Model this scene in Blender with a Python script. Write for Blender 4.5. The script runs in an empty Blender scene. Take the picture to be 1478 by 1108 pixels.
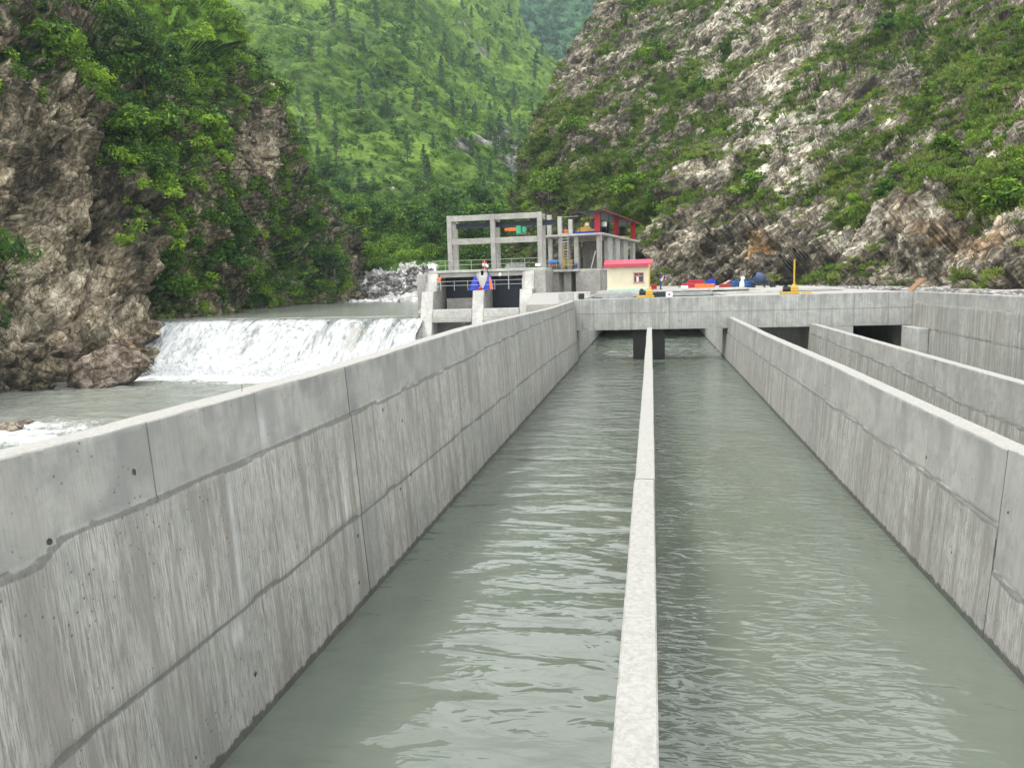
import bpy, math, random
import numpy as np
from mathutils import Vector, Matrix, Euler

random.seed(7)
rng = np.random.default_rng(7)
scene = bpy.context.scene
COL = scene.collection

# ------------------------------------------------------------------ camera
FPX, CX, CY, EYE = 1090.0, 739.0, 554.0, 6.1
YAW, PITCH, ROLL = math.radians(10.580), math.radians(7.576), math.radians(1.7)


def cam_basis():
    F = np.array([-math.sin(YAW) * math.cos(PITCH), math.cos(YAW) * math.cos(PITCH), -math.sin(PITCH)])
    R = np.array([math.cos(YAW), math.sin(YAW), 0.0])
    U = np.cross(R, F)
    return R * math.cos(ROLL) - U * math.sin(ROLL), U * math.cos(ROLL) + R * math.sin(ROLL), F


CR, CU, CF = cam_basis()
CAM = np.array([0.0, 0.0, EYE])


def ray(px, py):
    return CF + CR * ((px - CX) / FPX) - CU * ((py - CY) / FPX)


def at_depth(px, py, D):
    return CAM + ray(px, py) * D


def on_z(px, py, z):
    d = ray(px, py)
    return CAM + d * ((z - EYE) / d[2])


def on_y(px, py, y):
    d = ray(px, py)
    return CAM + d * (y / d[1])


def on_x(px, py, x):
    d = ray(px, py)
    return CAM + d * (x / d[0])


cam_data = bpy.data.cameras.new('camera')
cam = bpy.data.objects.new('camera', cam_data)
COL.objects.link(cam)
cam_data.sensor_width = 36.0
cam_data.lens = FPX / 1478.0 * 36.0
cam_data.clip_start, cam_data.clip_end = 0.1, 6000
M = Matrix(((CR[0], CU[0], -CF[0]), (CR[1], CU[1], -CF[1]), (CR[2], CU[2], -CF[2])))
cam.matrix_world = Matrix.Translation(CAM.tolist()) @ M.to_4x4()
scene.camera = cam


# ------------------------------------------------------------------ noise
def _hash(ix, iy, iz, seed):
    h = (ix.astype(np.int64) * 374761393 + iy.astype(np.int64) * 668265263 + iz.astype(np.int64) * 2147483647 * 3
         + seed * 1274126177) & 0xFFFFFFFF
    h = ((h ^ (h >> 13)) * 1274126177) & 0xFFFFFFFF
    h = ((h ^ (h >> 16)) * 2246822519) & 0xFFFFFFFF
    h = h ^ (h >> 15)
    return (h & 0xFFFFFF) / float(0xFFFFFF)


def vnoise(p, seed=0):
    i = np.floor(p).astype(np.int64)
    f = p - i
    f = f * f * f * (f * (f * 6 - 15) + 10)
    x, y, z = i[..., 0], i[..., 1], i[..., 2]
    r = 0
    for dx in (0, 1):
        wx = f[..., 0] if dx else 1 - f[..., 0]
        for dy in (0, 1):
            wy = f[..., 1] if dy else 1 - f[..., 1]
            for dz in (0, 1):
                wz = f[..., 2] if dz else 1 - f[..., 2]
                r = r + _hash(x + dx, y + dy, z + dz, seed) * wx * wy * wz
    return r


def fbm(p, octv=5, seed=0, gain=0.5, lac=2.03):
    a, s, t = 1.0, 0.0, 0.0
    q = np.array(p, float)
    for k in range(octv):
        s = s + a * vnoise(q, seed + k * 17)
        t += a
        a *= gain
        q = q * lac + 13.7
    return s / t


def ridged(p, octv=4, seed=0):
    a, s, t = 1.0, 0.0, 0.0
    q = np.array(p, float)
    for k in range(octv):
        s = s + a * (1 - np.abs(2 * vnoise(q, seed + k * 31) - 1))
        t += a
        a *= 0.5
        q = q * 2.1 + 5.3
    return s / t


def worley(p, seed=0):
    i = np.floor(p).astype(np.int64)
    F1 = np.full(p.shape[:-1], 9.0)
    F2 = np.full(p.shape[:-1], 9.0)
    cid = np.zeros(p.shape[:-1])
    for dx in (-1, 0, 1):
        for dy in (-1, 0, 1):
            for dz in (-1, 0, 1):
                cx, cy, cz = i[..., 0] + dx, i[..., 1] + dy, i[..., 2] + dz
                qx = cx + _hash(cx, cy, cz, seed)
                qy = cy + _hash(cx, cy, cz, seed + 1)
                qz = cz + _hash(cx, cy, cz, seed + 2)
                d = np.sqrt((qx - p[..., 0]) ** 2 + (qy - p[..., 1]) ** 2 + (qz - p[..., 2]) ** 2)
                idv = _hash(cx, cy, cz, seed + 3)
                nearer = d < F1
                F2 = np.where(nearer, F1, np.minimum(F2, d))
                cid = np.where(nearer, idv, cid)
                F1 = np.where(nearer, d, F1)
    return F1, F2, cid


def facet(p, seed=0, tilt=0.9):
    """blocky relief: every cell is a plane of its own height and tilt"""
    i = np.floor(p).astype(np.int64)
    F1 = np.full(p.shape[:-1], 9.0)
    out = np.zeros(p.shape[:-1])
    for dx in (-1, 0, 1):
        for dy in (-1, 0, 1):
            for dz in (-1, 0, 1):
                cx, cy, cz = i[..., 0] + dx, i[..., 1] + dy, i[..., 2] + dz
                ox = p[..., 0] - cx - _hash(cx, cy, cz, seed)
                oy = p[..., 1] - cy - _hash(cx, cy, cz, seed + 1)
                oz = p[..., 2] - cz - _hash(cx, cy, cz, seed + 2)
                d = ox * ox + oy * oy + oz * oz
                val = _hash(cx, cy, cz, seed + 3) - 0.5 + tilt * ((_hash(cx, cy, cz, seed + 4) - .5) * ox + (_hash(cx, cy, cz, seed + 5) - .5) * oy
                                                                + (_hash(cx, cy, cz, seed + 6) - .62) * oz)
                near = d < F1
                out = np.where(near, val, out)
                F1 = np.where(near, d, F1)
    return out


def sstep(a, b, x):
    t = np.clip((x - a) / (b - a), 0, 1)
    return t * t * (3 - 2 * t)


# ------------------------------------------------------------------ mesh helpers
def link(o, parent=None):
    COL.objects.link(o)
    if parent is not None:
        o.parent = parent
    return o


def np_mesh(name, V, Q, mats, attrs=None, smooth=False, parent=None, mat_idx=None):
    """V (n,3), Q (m,4) or (m,3) index arrays -> one mesh object"""
    V = np.asarray(V, np.float32).reshape(-1, 3)
    Q = np.asarray(Q, np.int32)
    k = Q.shape[1]
    me = bpy.data.meshes.new(name)
    me.vertices.add(len(V))
    me.vertices.foreach_set('co', V.ravel())
    me.loops.add(Q.size)
    me.loops.foreach_set('vertex_index', Q.ravel())
    me.polygons.add(len(Q))
    me.polygons.foreach_set('loop_start', np.arange(0, Q.size, k, dtype=np.int32))
    me.polygons.foreach_set('loop_total', np.full(len(Q), k, np.int32))
    me.polygons.foreach_set('use_smooth', np.full(len(Q), smooth, bool))
    for m in (mats if isinstance(mats, (list, tuple)) else [mats]):
        me.materials.append(m)
    if mat_idx is not None:
        me.polygons.foreach_set('material_index', np.asarray(mat_idx, np.int32))
    me.update(calc_edges=True)
    for an, av in (attrs or {}).items():
        a = me.attributes.new(an, 'FLOAT', 'POINT')
        a.data.foreach_set('value', np.asarray(av, np.float32).ravel())
    me.validate()
    o = bpy.data.objects.new(name, me)
    return link(o, parent)


def grid_quads(nv, nu):
    i = np.arange(nv * nu).reshape(nv, nu)
    return np.stack([i[:-1, :-1], i[:-1, 1:], i[1:, 1:], i[1:, :-1]], -1).reshape(-1, 4)


def tag(o, label=None, cat=None, group=None, kind=None):
    if label:
        o['label'] = label
    if cat:
        o['category'] = cat
    if group:
        o['group'] = group
    if kind:
        o['kind'] = kind
    return o


def empty(name, loc, label=None, cat=None, group=None, rz=0.0):
    o = bpy.data.objects.new(name, None)
    o.empty_display_size = 0.3
    o.location = [float(c) for c in loc]
    o.rotation_euler = (0, 0, rz)
    COL.objects.link(o)
    return tag(o, label, cat, group)


def dup(root, loc, rz=0.0, scale=1.0, label=None, group=None):
    r = root.copy()
    COL.objects.link(r)
    r.location = [float(c) for c in loc]
    r.rotation_euler = (0, 0, rz)
    r.scale = (scale, scale, scale) if not isinstance(scale, (tuple, list)) else scale
    if label:
        r['label'] = label
    if group:
        r['group'] = group
    for ch in list(root.children):
        c = ch.copy()
        COL.objects.link(c)
        c.parent = r
        for g in list(ch.children):
            d = g.copy()
            COL.objects.link(d)
            d.parent = c
    return r


class MB:
    def __init__(self):
        self.v, self.f, self.m = [], [], []

    def add(self, vs, fs, mi=0):
        b = len(self.v)
        self.v += [tuple(float(c) for c in p) for p in vs]
        self.f += [tuple(b + i for i in f) for f in fs]
        self.m += [mi] * len(fs)
        return self

    def box(self, x0, x1, y0, y1, z0, z1, mi=0, c=0.0):
        """box with optional chamfer c on the vertical edges and top/bottom rims"""
        if c <= 0:
            vs = [(x, y, z) for z in (z0, z1) for (x, y) in ((x0, y0), (x1, y0), (x1, y1), (x0, y1))]
            fs = [(3, 2, 1, 0), (4, 5, 6, 7), (0, 1, 5, 4), (1, 2, 6, 5), (2, 3, 7, 6), (3, 0, 4, 7)]
            return self.add(vs, fs, mi)
        rings = []
        for z, e in ((z0, c), (z0 + c, 0), (z1 - c, 0), (z1, c)):
            a0, a1, b0, b1 = x0 + e, x1 - e, y0 + e, y1 - e
            rings.append([(a0 + c, b0, z), (a1 - c, b0, z), (a1, b0 + c, z), (a1, b1 - c, z), (a1 - c, b1, z),
                          (a0 + c, b1, z), (a0, b1 - c, z), (a0, b0 + c, z)])
        vs = [p for r in rings for p in r]
        fs = [tuple(range(7, -1, -1)), tuple(range(24, 32))]
        for k in range(3):
            for i in range(8):
                j = (i + 1) % 8
                fs.append((k * 8 + i, k * 8 + j, k * 8 + 8 + j, k * 8 + 8 + i))
        return self.add(vs, fs, mi)

    def cyl(self, p0, p1, r0, r1=None, n=10, mi=0, cap=True):
        r1 = r0 if r1 is None else r1
        p0, p1 = Vector([float(a) for a in p0]), Vector([float(a) for a in p1])
        ax = (p1 - p0).normalized()
        t = Vector((0, 0, 1)) if abs(ax.z) < 0.9 else Vector((1, 0, 0))
        a = ax.cross(t).normalized()
        b = ax.cross(a)
        vs = []
        for p, r in ((p0, r0), (p1, r1)):
            for i in range(n):
                w = 2 * math.pi * i / n
                vs.append(p + a * (r * math.cos(w)) + b * (r * math.sin(w)))
        fs = [(i, i + n, (i + 1) % n + n, (i + 1) % n) for i in range(n)]
        if cap:
            fs += [tuple(range(n)), tuple(range(2 * n - 1, n - 1, -1))]
        return self.add(vs, fs, mi)

    def tube(self, pts, r, n=6, mi=0):
        for a, b in zip(pts[:-1], pts[1:]):
            self.cyl(a, b, r, r, n, mi)
        return self

    def prism(self, poly, x0, x1, axis='x', mi=0):
        """poly of (y,z) extruded over x (axis='x') or of (x,z) extruded over y"""
        n = len(poly)
        if axis == 'x':
            vs = [(x0, a, b) for a, b in poly] + [(x1, a, b) for a, b in poly]
        else:
            vs = [(a, x0, b) for a, b in poly] + [(a, x1, b) for a, b in poly]
        fs = [tuple(range(n)), tuple(range(2 * n - 1, n - 1, -1))]
        fs += [(i, i + n, (i + 1) % n + n, (i + 1) % n) for i in range(n)]
        return self.add(vs, fs, mi)

    def lathe(self, prof, c=(0, 0, 0), n=14, mi=0):
        """prof of (r,z) turned round the z axis at c"""
        vs, fs = [], []
        for r, z in prof:
            for i in range(n):
                w = 2 * math.pi * i / n
                vs.append((c[0] + r * math.cos(w), c[1] + r * math.sin(w), c[2] + z))
        for k in range(len(prof) - 1):
            for i in range(n):
                j = (i + 1) % n
                fs.append((k * n + i, k * n + j, k * n + n + j, k * n + n + i))
        fs += [tuple(range(n - 1, -1, -1)), tuple(range((len(prof) - 1) * n, len(prof) * n))]
        return self.add(vs, fs, mi)

    def jitter(self, s):
        self.v = [(x + random.uniform(-s, s), y + random.uniform(-s, s), z + random.uniform(-s, s)) for x, y, z in self.v]
        return self

    def build(self, name, mats, parent=None, smooth=False, world=False):
        me = bpy.data.meshes.new(name)
        v = self.v
        if parent is not None and not world:
            pass
        me.from_pydata(v, [], self.f)
        for m in (mats if isinstance(mats, (list, tuple)) else [mats]):
            me.materials.append(m)
        for p, i in zip(me.polygons, self.m):
            p.material_index = i
            p.use_smooth = smooth
        import bmesh
        bm = bmesh.new()
        bm.from_mesh(me)
        bmesh.ops.recalc_face_normals(bm, faces=bm.faces)
        bm.to_mesh(me)
        bm.free()
        me.update()
        o = bpy.data.objects.new(name, me)
        link(o, parent)
        return o


# ------------------------------------------------------------------ materials
class G:
    """small wrapper that makes node graphs short"""

    def __init__(self, name):
        self.mat = bpy.data.materials.new(name)
        self.mat.use_nodes = True
        self.nt = self.mat.node_tree
        self.nt.nodes.clear()
        self.out = self.n('ShaderNodeOutputMaterial')

    def n(self, t, **kw):
        nd = self.nt.nodes.new(t)
        for k, v in kw.items():
            setattr(nd, k, v)
        return nd

    def put(self, sock, v):
        if v is None:
            return
        if hasattr(v, 'is_linked') or isinstance(v, bpy.types.NodeSocket):
            self.nt.links.new(v, sock)
        else:
            if isinstance(v, (tuple, list)) and len(v) == 3 and sock.type == 'RGBA':
                v = (*v, 1)
            sock.default_value = v

    def math(self, op, a, b=None, c=None, clamp=False):
        nd = self.n('ShaderNodeMath', operation=op, use_clamp=clamp)
        for s, v in zip(nd.inputs, (a, b, c)):
            self.put(s, v)
        return nd.outputs[0]

    def mix(self, fac, a, b, mode='MIX'):
        nd = self.n('ShaderNodeMix', data_type='RGBA', blend_type=mode)
        self.put(nd.inputs[0], fac)
        self.put(nd.inputs[6], a)
        self.put(nd.inputs[7], b)
        return nd.outputs[2]

    def coord(self):
        return self.n('ShaderNodeTexCoord').outputs['Object']

    def pos(self):
        return self.n('ShaderNodeNewGeometry').outputs['Position']

    def vec(self, v, scale=(1, 1, 1), rot=(0, 0, 0), loc=(0, 0, 0)):
        nd = self.n('ShaderNodeMapping')
        self.put(nd.inputs['Vector'], v)
        nd.inputs['Scale'].default_value = scale
        nd.inputs['Rotation'].default_value = rot
        nd.inputs['Location'].default_value = loc
        return nd.outputs[0]

    def noise(self, v, scale=1.0, detail=4, rough=0.55, dist=0.0):
        nd = self.n('ShaderNodeTexNoise')
        self.put(nd.inputs['Vector'], v)
        nd.inputs['Scale'].default_value = scale
        nd.inputs['Detail'].default_value = detail
        nd.inputs['Roughness'].default_value = rough
        nd.inputs['Distortion'].default_value = dist
        return nd.outputs['Fac']

    def voro(self, v, scale=1.0, feature='F1', out='Distance', rnd=1.0):
        nd = self.n('ShaderNodeTexVoronoi', feature=feature)
        self.put(nd.inputs['Vector'], v)
        nd.inputs['Scale'].default_value = scale
        nd.inputs['Randomness'].default_value = rnd
        return nd.outputs[out]

    def ramp(self, fac, stops):
        nd = self.n('ShaderNodeValToRGB')
        self.put(nd.inputs[0], fac)
        el = nd.color_ramp.elements
        while len(el) < len(stops):
            el.new(0.5)
        for e, (p, c) in zip(el, stops):
            e.position = p
            e.color = (*c, 1) if isinstance(c, (tuple, list)) else (c, c, c, 1)
        return nd.outputs[0]

    def step(self, fac, a, b):
        nd = self.n('ShaderNodeMapRange', interpolation_type='SMOOTHSTEP')
        self.put(nd.inputs[0], fac)
        nd.inputs[1].default_value = a
        nd.inputs[2].default_value = b
        return nd.outputs[0]

    def attr(self, name):
        return self.n('ShaderNodeAttribute', attribute_name=name).outputs['Fac']

    def bump(self, h, dist=1.0, strength=1.0, normal=None):
        nd = self.n('ShaderNodeBump')
        self.put(nd.inputs['Height'], h)
        nd.inputs['Distance'].default_value = dist
        nd.inputs['Strength'].default_value = strength
        if normal is not None:
            self.put(nd.inputs['Normal'], normal)
        return nd.outputs[0]

    def bsdf(self, color, rough=0.8, normal=None, spec=0.3, metal=0.0, **kw):
        nd = self.n('ShaderNodeBsdfPrincipled')
        self.put(nd.inputs['Base Color'], color)
        self.put(nd.inputs['Roughness'], rough)
        self.put(nd.inputs['Specular IOR Level'], spec)
        self.put(nd.inputs['Metallic'], metal)
        if normal is not None:
            self.put(nd.inputs['Normal'], normal)
        for k, v in kw.items():
            self.put(nd.inputs[k], v)
        return nd.outputs[0]

    def done(self, sh):
        self.nt.links.new(sh, self.out.inputs['Surface'])
        return self.mat


def concrete_mat(name, base=(0.42, 0.42, 0.40), streak=1.0, holes=True, wet=True):
    g = G(name)
    P = g.pos()
    big = g.noise(P, 0.55, 5, 0.6)
    med = g.noise(P, 2.6, 5, 0.65, 0.4)
    fine = g.noise(P, 38, 4, 0.7)
    col = g.mix(g.step(big, 0.3, 0.7), tuple(c * 0.80 for c in base), tuple(min(1, c * 1.12) for c in base))
    col = g.mix(g.math('MULTIPLY', g.step(med, 0.42, 0.72), 0.62), col, (base[0] * 0.55, base[1] * 0.56, base[2] * 0.55))
    # vertical board marks and run-off streaks
    s1 = g.noise(g.vec(P, (11, 11, 0.13)), 1.0, 6, 0.75)
    s2 = g.noise(g.vec(P, (58, 58, 0.30)), 1.0, 4, 0.65)
    s3 = g.noise(g.vec(P, (3.2, 3.2, 0.12)), 1.0, 3, 0.6)
    stk = g.attr('streak')
    sa = g.math('MULTIPLY', stk, streak)
    dark = g.math('MULTIPLY', g.step(s1, 0.50, 0.64), sa)
    col = g.mix(g.math('MULTIPLY', dark, 0.68), col, (base[0] * 0.36, base[1] * 0.35, base[2] * 0.32))
    col = g.mix(g.math('MULTIPLY', g.math('MULTIPLY', g.step(s2, 0.51, 0.60), sa), 0.72), col, (base[0] * 0.38, base[1] * 0.38, base[2] * 0.36))
    light = g.math('MULTIPLY', g.step(s2, 0.52, 0.34), sa)
    col = g.mix(g.math('MULTIPLY', light, 0.55), col, (base[0] * 1.38, base[1] * 1.37, base[2] * 1.33))
    col = g.mix(g.math('MULTIPLY', g.math('MULTIPLY', g.step(s3, 0.48, 0.62), sa), 0.70), col, (base[0] * 0.5, base[1] * 0.48, base[2] * 0.44))
    tone = g.attr('tone')
    col = g.mix(tone, col, (base[0] * 0.52, base[1] * 0.54, base[2] * 0.56))
    # grain and pinholes
    col = g.mix(g.math('MULTIPLY', g.step(fine, 0.35, 0.7), 0.35), col, tuple(c * 0.72 for c in base))
    pin = g.voro(P, 9.0)
    pinm = g.math('MULTIPLY', g.step(pin, 0.17, 0.09), g.step(g.noise(P, 1.3, 2), 0.42, 0.6))
    col = g.mix(g.math('MULTIPLY', pinm, 0.7), col, (0.05, 0.05, 0.048))
    hgt = g.math('MULTIPLY', fine, 0.004)
    hgt = g.math('ADD', hgt, g.math('MULTIPLY', s2, g.math('MULTIPLY', sa, 0.008)))
    hgt = g.math('ADD', hgt, g.math('MULTIPLY', med, 0.012))
    if holes:
        sp = g.n('ShaderNodeSeparateXYZ')
        g.put(sp.inputs[0], P)
        c2 = g.n('ShaderNodeCombineXYZ')
        g.put(c2.inputs[0], g.math('ADD', sp.outputs[0], sp.outputs[1]))
        g.put(c2.inputs[1], sp.outputs[2])
        vd = g.voro(c2.outputs[0], 1.5, rnd=0.75)
        nz = g.noise(P, 20, 2)
        hd = g.math('ADD', vd, g.math('MULTIPLY', nz, 0.06))
        hm = g.math('MULTIPLY', g.step(hd, 0.098, 0.075), g.step(g.noise(c2.outputs[0], 2.3, 1), 0.33, 0.5))
        col = g.mix(hm, col, (0.045, 0.043, 0.04))
        hgt = g.math('SUBTRACT', hgt, g.math('MULTIPLY', hm, 0.02))
    j = g.attr('joint')
    jn = g.math('MULTIPLY', j, g.math('ADD', 0.55, g.math('MULTIPLY', g.noise(P, 7, 4, 0.7), 0.9)))
    jm = g.step(jn, 0.40, 0.72)
    col = g.mix(g.math('MULTIPLY', jm, 0.72), col, g.mix(g.noise(P, 11, 4, 0.7), (0.05, 0.05, 0.045), (0.17, 0.17, 0.155)))
    cr = g.attr('crack')
    col = g.mix(cr, col, (0.05, 0.05, 0.047))
    ef = g.attr('efflo')
    col = g.mix(ef, col, (0.66, 0.68, 0.68))
    rough = 0.85
    if wet:
        z = g.n('ShaderNodeSeparateXYZ')
        g.put(z.inputs[0], P)
        wz = g.math('ADD', z.outputs[2], g.math('MULTIPLY', g.noise(P, 5, 4, 0.7), -0.28))
        wm = g.step(wz, 0.02, -0.03)
        col = g.mix(g.math('MULTIPLY', wm, 0.8), col, (0.05, 0.052, 0.045))
    nrm = g.bump(hgt, 1.0, 1.0)
    # upward faces: own tone, darkened against the bright light from above
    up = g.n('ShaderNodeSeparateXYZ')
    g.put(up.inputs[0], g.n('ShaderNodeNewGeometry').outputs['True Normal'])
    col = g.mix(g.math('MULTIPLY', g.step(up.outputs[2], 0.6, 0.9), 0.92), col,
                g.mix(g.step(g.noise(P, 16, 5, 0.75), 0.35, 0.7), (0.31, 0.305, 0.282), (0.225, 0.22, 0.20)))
    return g.done(g.bsdf(col, rough, nrm, 0.25))


def plain_mat(name, color, rough=0.6, metal=0.0, var=0.25, scale=6.0, spec=0.4):
    g = G(name)
    P = g.coord()
    n = g.noise(P, scale, 4, 0.65)
    col = g.mix(g.step(n, 0.35, 0.75), tuple(min(1, c * (1 + var * 0.4)) for c in color), tuple(c * (1 - var) for c in color))
    nr = g.bump(g.noise(P, scale * 6, 3), 0.004, 0.6)
    return g.done(g.bsdf(col, rough, nr, spec, metal))


def leaf_mat(name, dark, mid, light, trans=0.3):
    g = G(name)
    t = g.attr('tint')
    col = g.ramp(t, [(0.0, dark), (0.5, mid), (1.0, light)])
    bs = g.bsdf(col, 0.55, None, 0.25)
    tr = g.n('ShaderNodeBsdfTranslucent')
    g.put(tr.inputs[0], g.mix(1.0, col, (0.95, 1.0, 0.55), 'MULTIPLY'))
    mx = g.n('ShaderNodeMixShader')
    mx.inputs[0].default_value = trans
    g.nt.links.new(bs, mx.inputs[1])
    g.nt.links.new(tr.outputs[0], mx.inputs[2])
    return g.done(mx.outputs[0])


def rock_mat(name, strata_rot, stretch=(0.22, 1, 1), dark=(0.055, 0.05, 0.045), mid=(0.25, 0.225, 0.185), light=(0.52, 0.50, 0.45),
             warm=(0.42, 0.24, 0.10), grass=((0.035, 0.075, 0.016), (0.11, 0.20, 0.035)), scale=1.0, lo=0.35, hi=0.68, gstretch=False, bright=None):
    g = G(name)
    P = g.pos()
    Rm = g.vec(P, (1, 1, 1), strata_rot)
    S = g.vec(Rm, tuple(s * scale for s in stretch))
    n1 = g.noise(S, 0.35, 6, 0.68, 0.5)
    n2 = g.noise(S, 1.6, 6, 0.7, 0.6)
    n3 = g.noise(P, 0.12 * scale, 4, 0.6)
    f = g.math('ADD', g.math('MULTIPLY', n1, 0.45), g.math('MULTIPLY', n2, 0.55))
    f = g.math('ADD', f, g.math('MULTIPLY', g.math('SUBTRACT', n3, 0.5), 0.25))
    f = g.math('ADD', f, g.math('MULTIPLY', g.math('SUBTRACT', g.attr('pale'), 0.5), 0.22))
    col = g.ramp(g.step(f, lo, hi), [(0.0, dark), (0.25, tuple(c * 0.5 for c in mid)), (0.55, mid), (0.85, light), (1.0, tuple(min(1, c * 1.2) for c in light))])
    w = g.math('ADD', g.attr('warm'), g.math('MULTIPLY', g.math('SUBTRACT', g.noise(S, 0.5, 5, 0.7), 0.5), 0.9))
    col = g.mix(g.math('MULTIPLY', g.step(w, 0.35, 0.85), 0.75), col, g.mix(g.step(n2, 0.35, 0.65), tuple(c * 0.45 for c in warm), tuple(c * 1.15 for c in warm)))
    wob = g.n('ShaderNodeVectorMath', operation='ADD')
    g.put(wob.inputs[0], S)
    nv_ = g.n('ShaderNodeTexNoise')
    g.put(nv_.inputs['Vector'], S)
    nv_.inputs['Scale'].default_value = 1.1
    g.put(wob.inputs[1], nv_.outputs['Color'])
    for sc_, lo_, hi_ in ((0.45, 0.62, 1.25), (1.5, 0.70, 1.22)):
        vcol = g.voro(wob.outputs[0], sc_, 'F1', 'Color')
        sr = g.n('ShaderNodeSeparateColor')
        g.put(sr.inputs[0], vcol)
        col = g.mix(1.0, col, g.ramp(sr.outputs[0], [(0, lo_), (1, hi_)]), 'MULTIPLY')
    # black water stains and cracks
    v = g.voro(g.vec(S, (1, 1, 1)), 0.9, 'DISTANCE_TO_EDGE')
    crk = g.step(g.math('ADD', v, g.math('MULTIPLY', g.noise(P, 3 * scale, 3), 0.08)), 0.075, 0.035)
    col = g.mix(g.math('MULTIPLY', crk, 0.65), col, dark)
    # grass and moss on ledges
    gn = g.noise(P, 0.9 * scale, 5, 0.7)
    gcol = g.mix(g.step(g.math('ADD', g.noise(S if gstretch else P, (0.5 if gstretch else 0.16) * scale, 5, 0.65), g.math('MULTIPLY', g.math('SUBTRACT', gn, 0.5), 0.6)), 0.36, 0.68), grass[0], grass[1])
    if bright:
        gcol = g.mix(g.step(g.math('ADD', g.attr('veg'), g.math('MULTIPLY', g.math('SUBTRACT', gn, 0.5), 0.8)), 0.80, 1.05), gcol, bright)
    vm = g.math('ADD', g.attr('veg'), g.math('MULTIPLY', g.math('SUBTRACT', g.noise(P, 2.2 * scale, 5, 0.72), 0.5), 0.75))
    vmask = g.step(vm, 0.46, 0.58)
    col = g.mix(vmask, col, gcol)
    h = g.math('MULTIPLY', n2, 0.7 / scale)
    h = g.math('ADD', h, g.math('MULTIPLY', g.noise(S, 5.5, 4, 0.7), 0.16 / scale))
    h = g.math('SUBTRACT', h, g.math('MULTIPLY', crk, 0.25 / scale))
    nr = g.bump(h, 1.0, 0.9)
    return g.done(g.bsdf(col, 0.9, nr, 0.15))


def basis_euler(d, up=(0, 0, 1)):
    """rotation taking direction d to the X axis"""
    x = Vector(d).normalized()
    z = Vector(up)
    y = z.cross(x).normalized()
    z = x.cross(y)
    return Matrix((x, y, z)).to_euler('XYZ')


MAT = {}
MAT['wall'] = concrete_mat('wall_concrete', (0.365, 0.36, 0.328))
MAT['bridge'] = concrete_mat('bridge_concrete', (0.40, 0.40, 0.37), 0.8)
MAT['gate'] = concrete_mat('gate_concrete', (0.36, 0.345, 0.31), 0.8, wet=False)
MAT['pale'] = concrete_mat('pale_concrete', (0.46, 0.45, 0.415), 0.6, wet=False, holes=False)
MAT['slab'] = concrete_mat('slab_concrete', (0.38, 0.385, 0.37), 0.6, wet=False, holes=False)
MAT['steel'] = plain_mat('dark_steel', (0.03, 0.035, 0.045), 0.5, 0.4)
MAT['pipe'] = plain_mat('railing_paint', (0.36, 0.36, 0.34), 0.5, 0.2)
MAT['red'] = plain_mat('red_paint', (0.42, 0.02, 0.035), 0.55)
MAT['roofred'] = plain_mat('red_roof_sheet', (0.46, 0.045, 0.08), 0.5, 0, 0.15, 2)
MAT['rust'] = plain_mat('red_primer', (0.28, 0.05, 0.03), 0.7)
MAT['yellow'] = plain_mat('yellow_paint', (0.46, 0.29, 0.035), 0.5)
MAT['orange'] = plain_mat('orange_paint', (0.65, 0.17, 0.03), 0.55)
MAT['blue'] = plain_mat('blue_sheet', (0.012, 0.035, 0.36), 0.5, 0, 0.4, 3)
MAT['navy'] = plain_mat('blue_drum', (0.02, 0.075, 0.22), 0.45)
MAT['bluelight'] = plain_mat('light_blue_sheet', (0.05, 0.22, 0.55), 0.5)
MAT['green'] = plain_mat('green_paint', (0.05, 0.38, 0.20), 0.5)
MAT['white'] = plain_mat('white_paint', (0.78, 0.78, 0.75), 0.5, 0, 0.12)
MAT['cream'] = plain_mat('cream_plaster', (0.66, 0.60, 0.43), 0.85, 0, 0.10, 1.2, 0.2)
MAT['mint'] = plain_mat('mint_plinth', (0.38, 0.62, 0.47), 0.8)
MAT['pink'] = plain_mat('pink_wood', (0.50, 0.22, 0.18), 0.6)
MAT['glass'] = plain_mat('dark_glass', (0.02, 0.025, 0.03), 0.08, 0, 0.2, 2, 0.6)
MAT['black'] = plain_mat('black_rubber', (0.015, 0.015, 0.016), 0.6)
MAT['skin'] = plain_mat('skin', (0.30, 0.16, 0.10), 0.6)
MAT['peach'] = plain_mat('peach_cloth', (0.72, 0.42, 0.28), 0.8)
MAT['bark'] = plain_mat('bark', (0.09, 0.07, 0.05), 0.9, 0, 0.4, 9)
MAT['sheet'] = plain_mat('grey_sheet_metal', (0.30, 0.31, 0.31), 0.45, 0.5, 0.3, 3)
MAT['leaf'] = leaf_mat('leaf_green', (0.022, 0.053, 0.007), (0.088, 0.178, 0.014), (0.26, 0.41, 0.030))
MAT['leafdark'] = leaf_mat('leaf_dark', (0.014, 0.040, 0.009), (0.050, 0.118, 0.017), (0.14, 0.26, 0.03))
MAT['grass'] = leaf_mat('grass_blades', (0.045, 0.075, 0.014), (0.115, 0.165, 0.030), (0.24, 0.29, 0.07), 0.25)
MAT['needle'] = leaf_mat('needle_green', (0.028, 0.060, 0.024), (0.060, 0.12, 0.04), (0.11, 0.19, 0.06), 0.15)
EXPOSURE = 1.08


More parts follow.
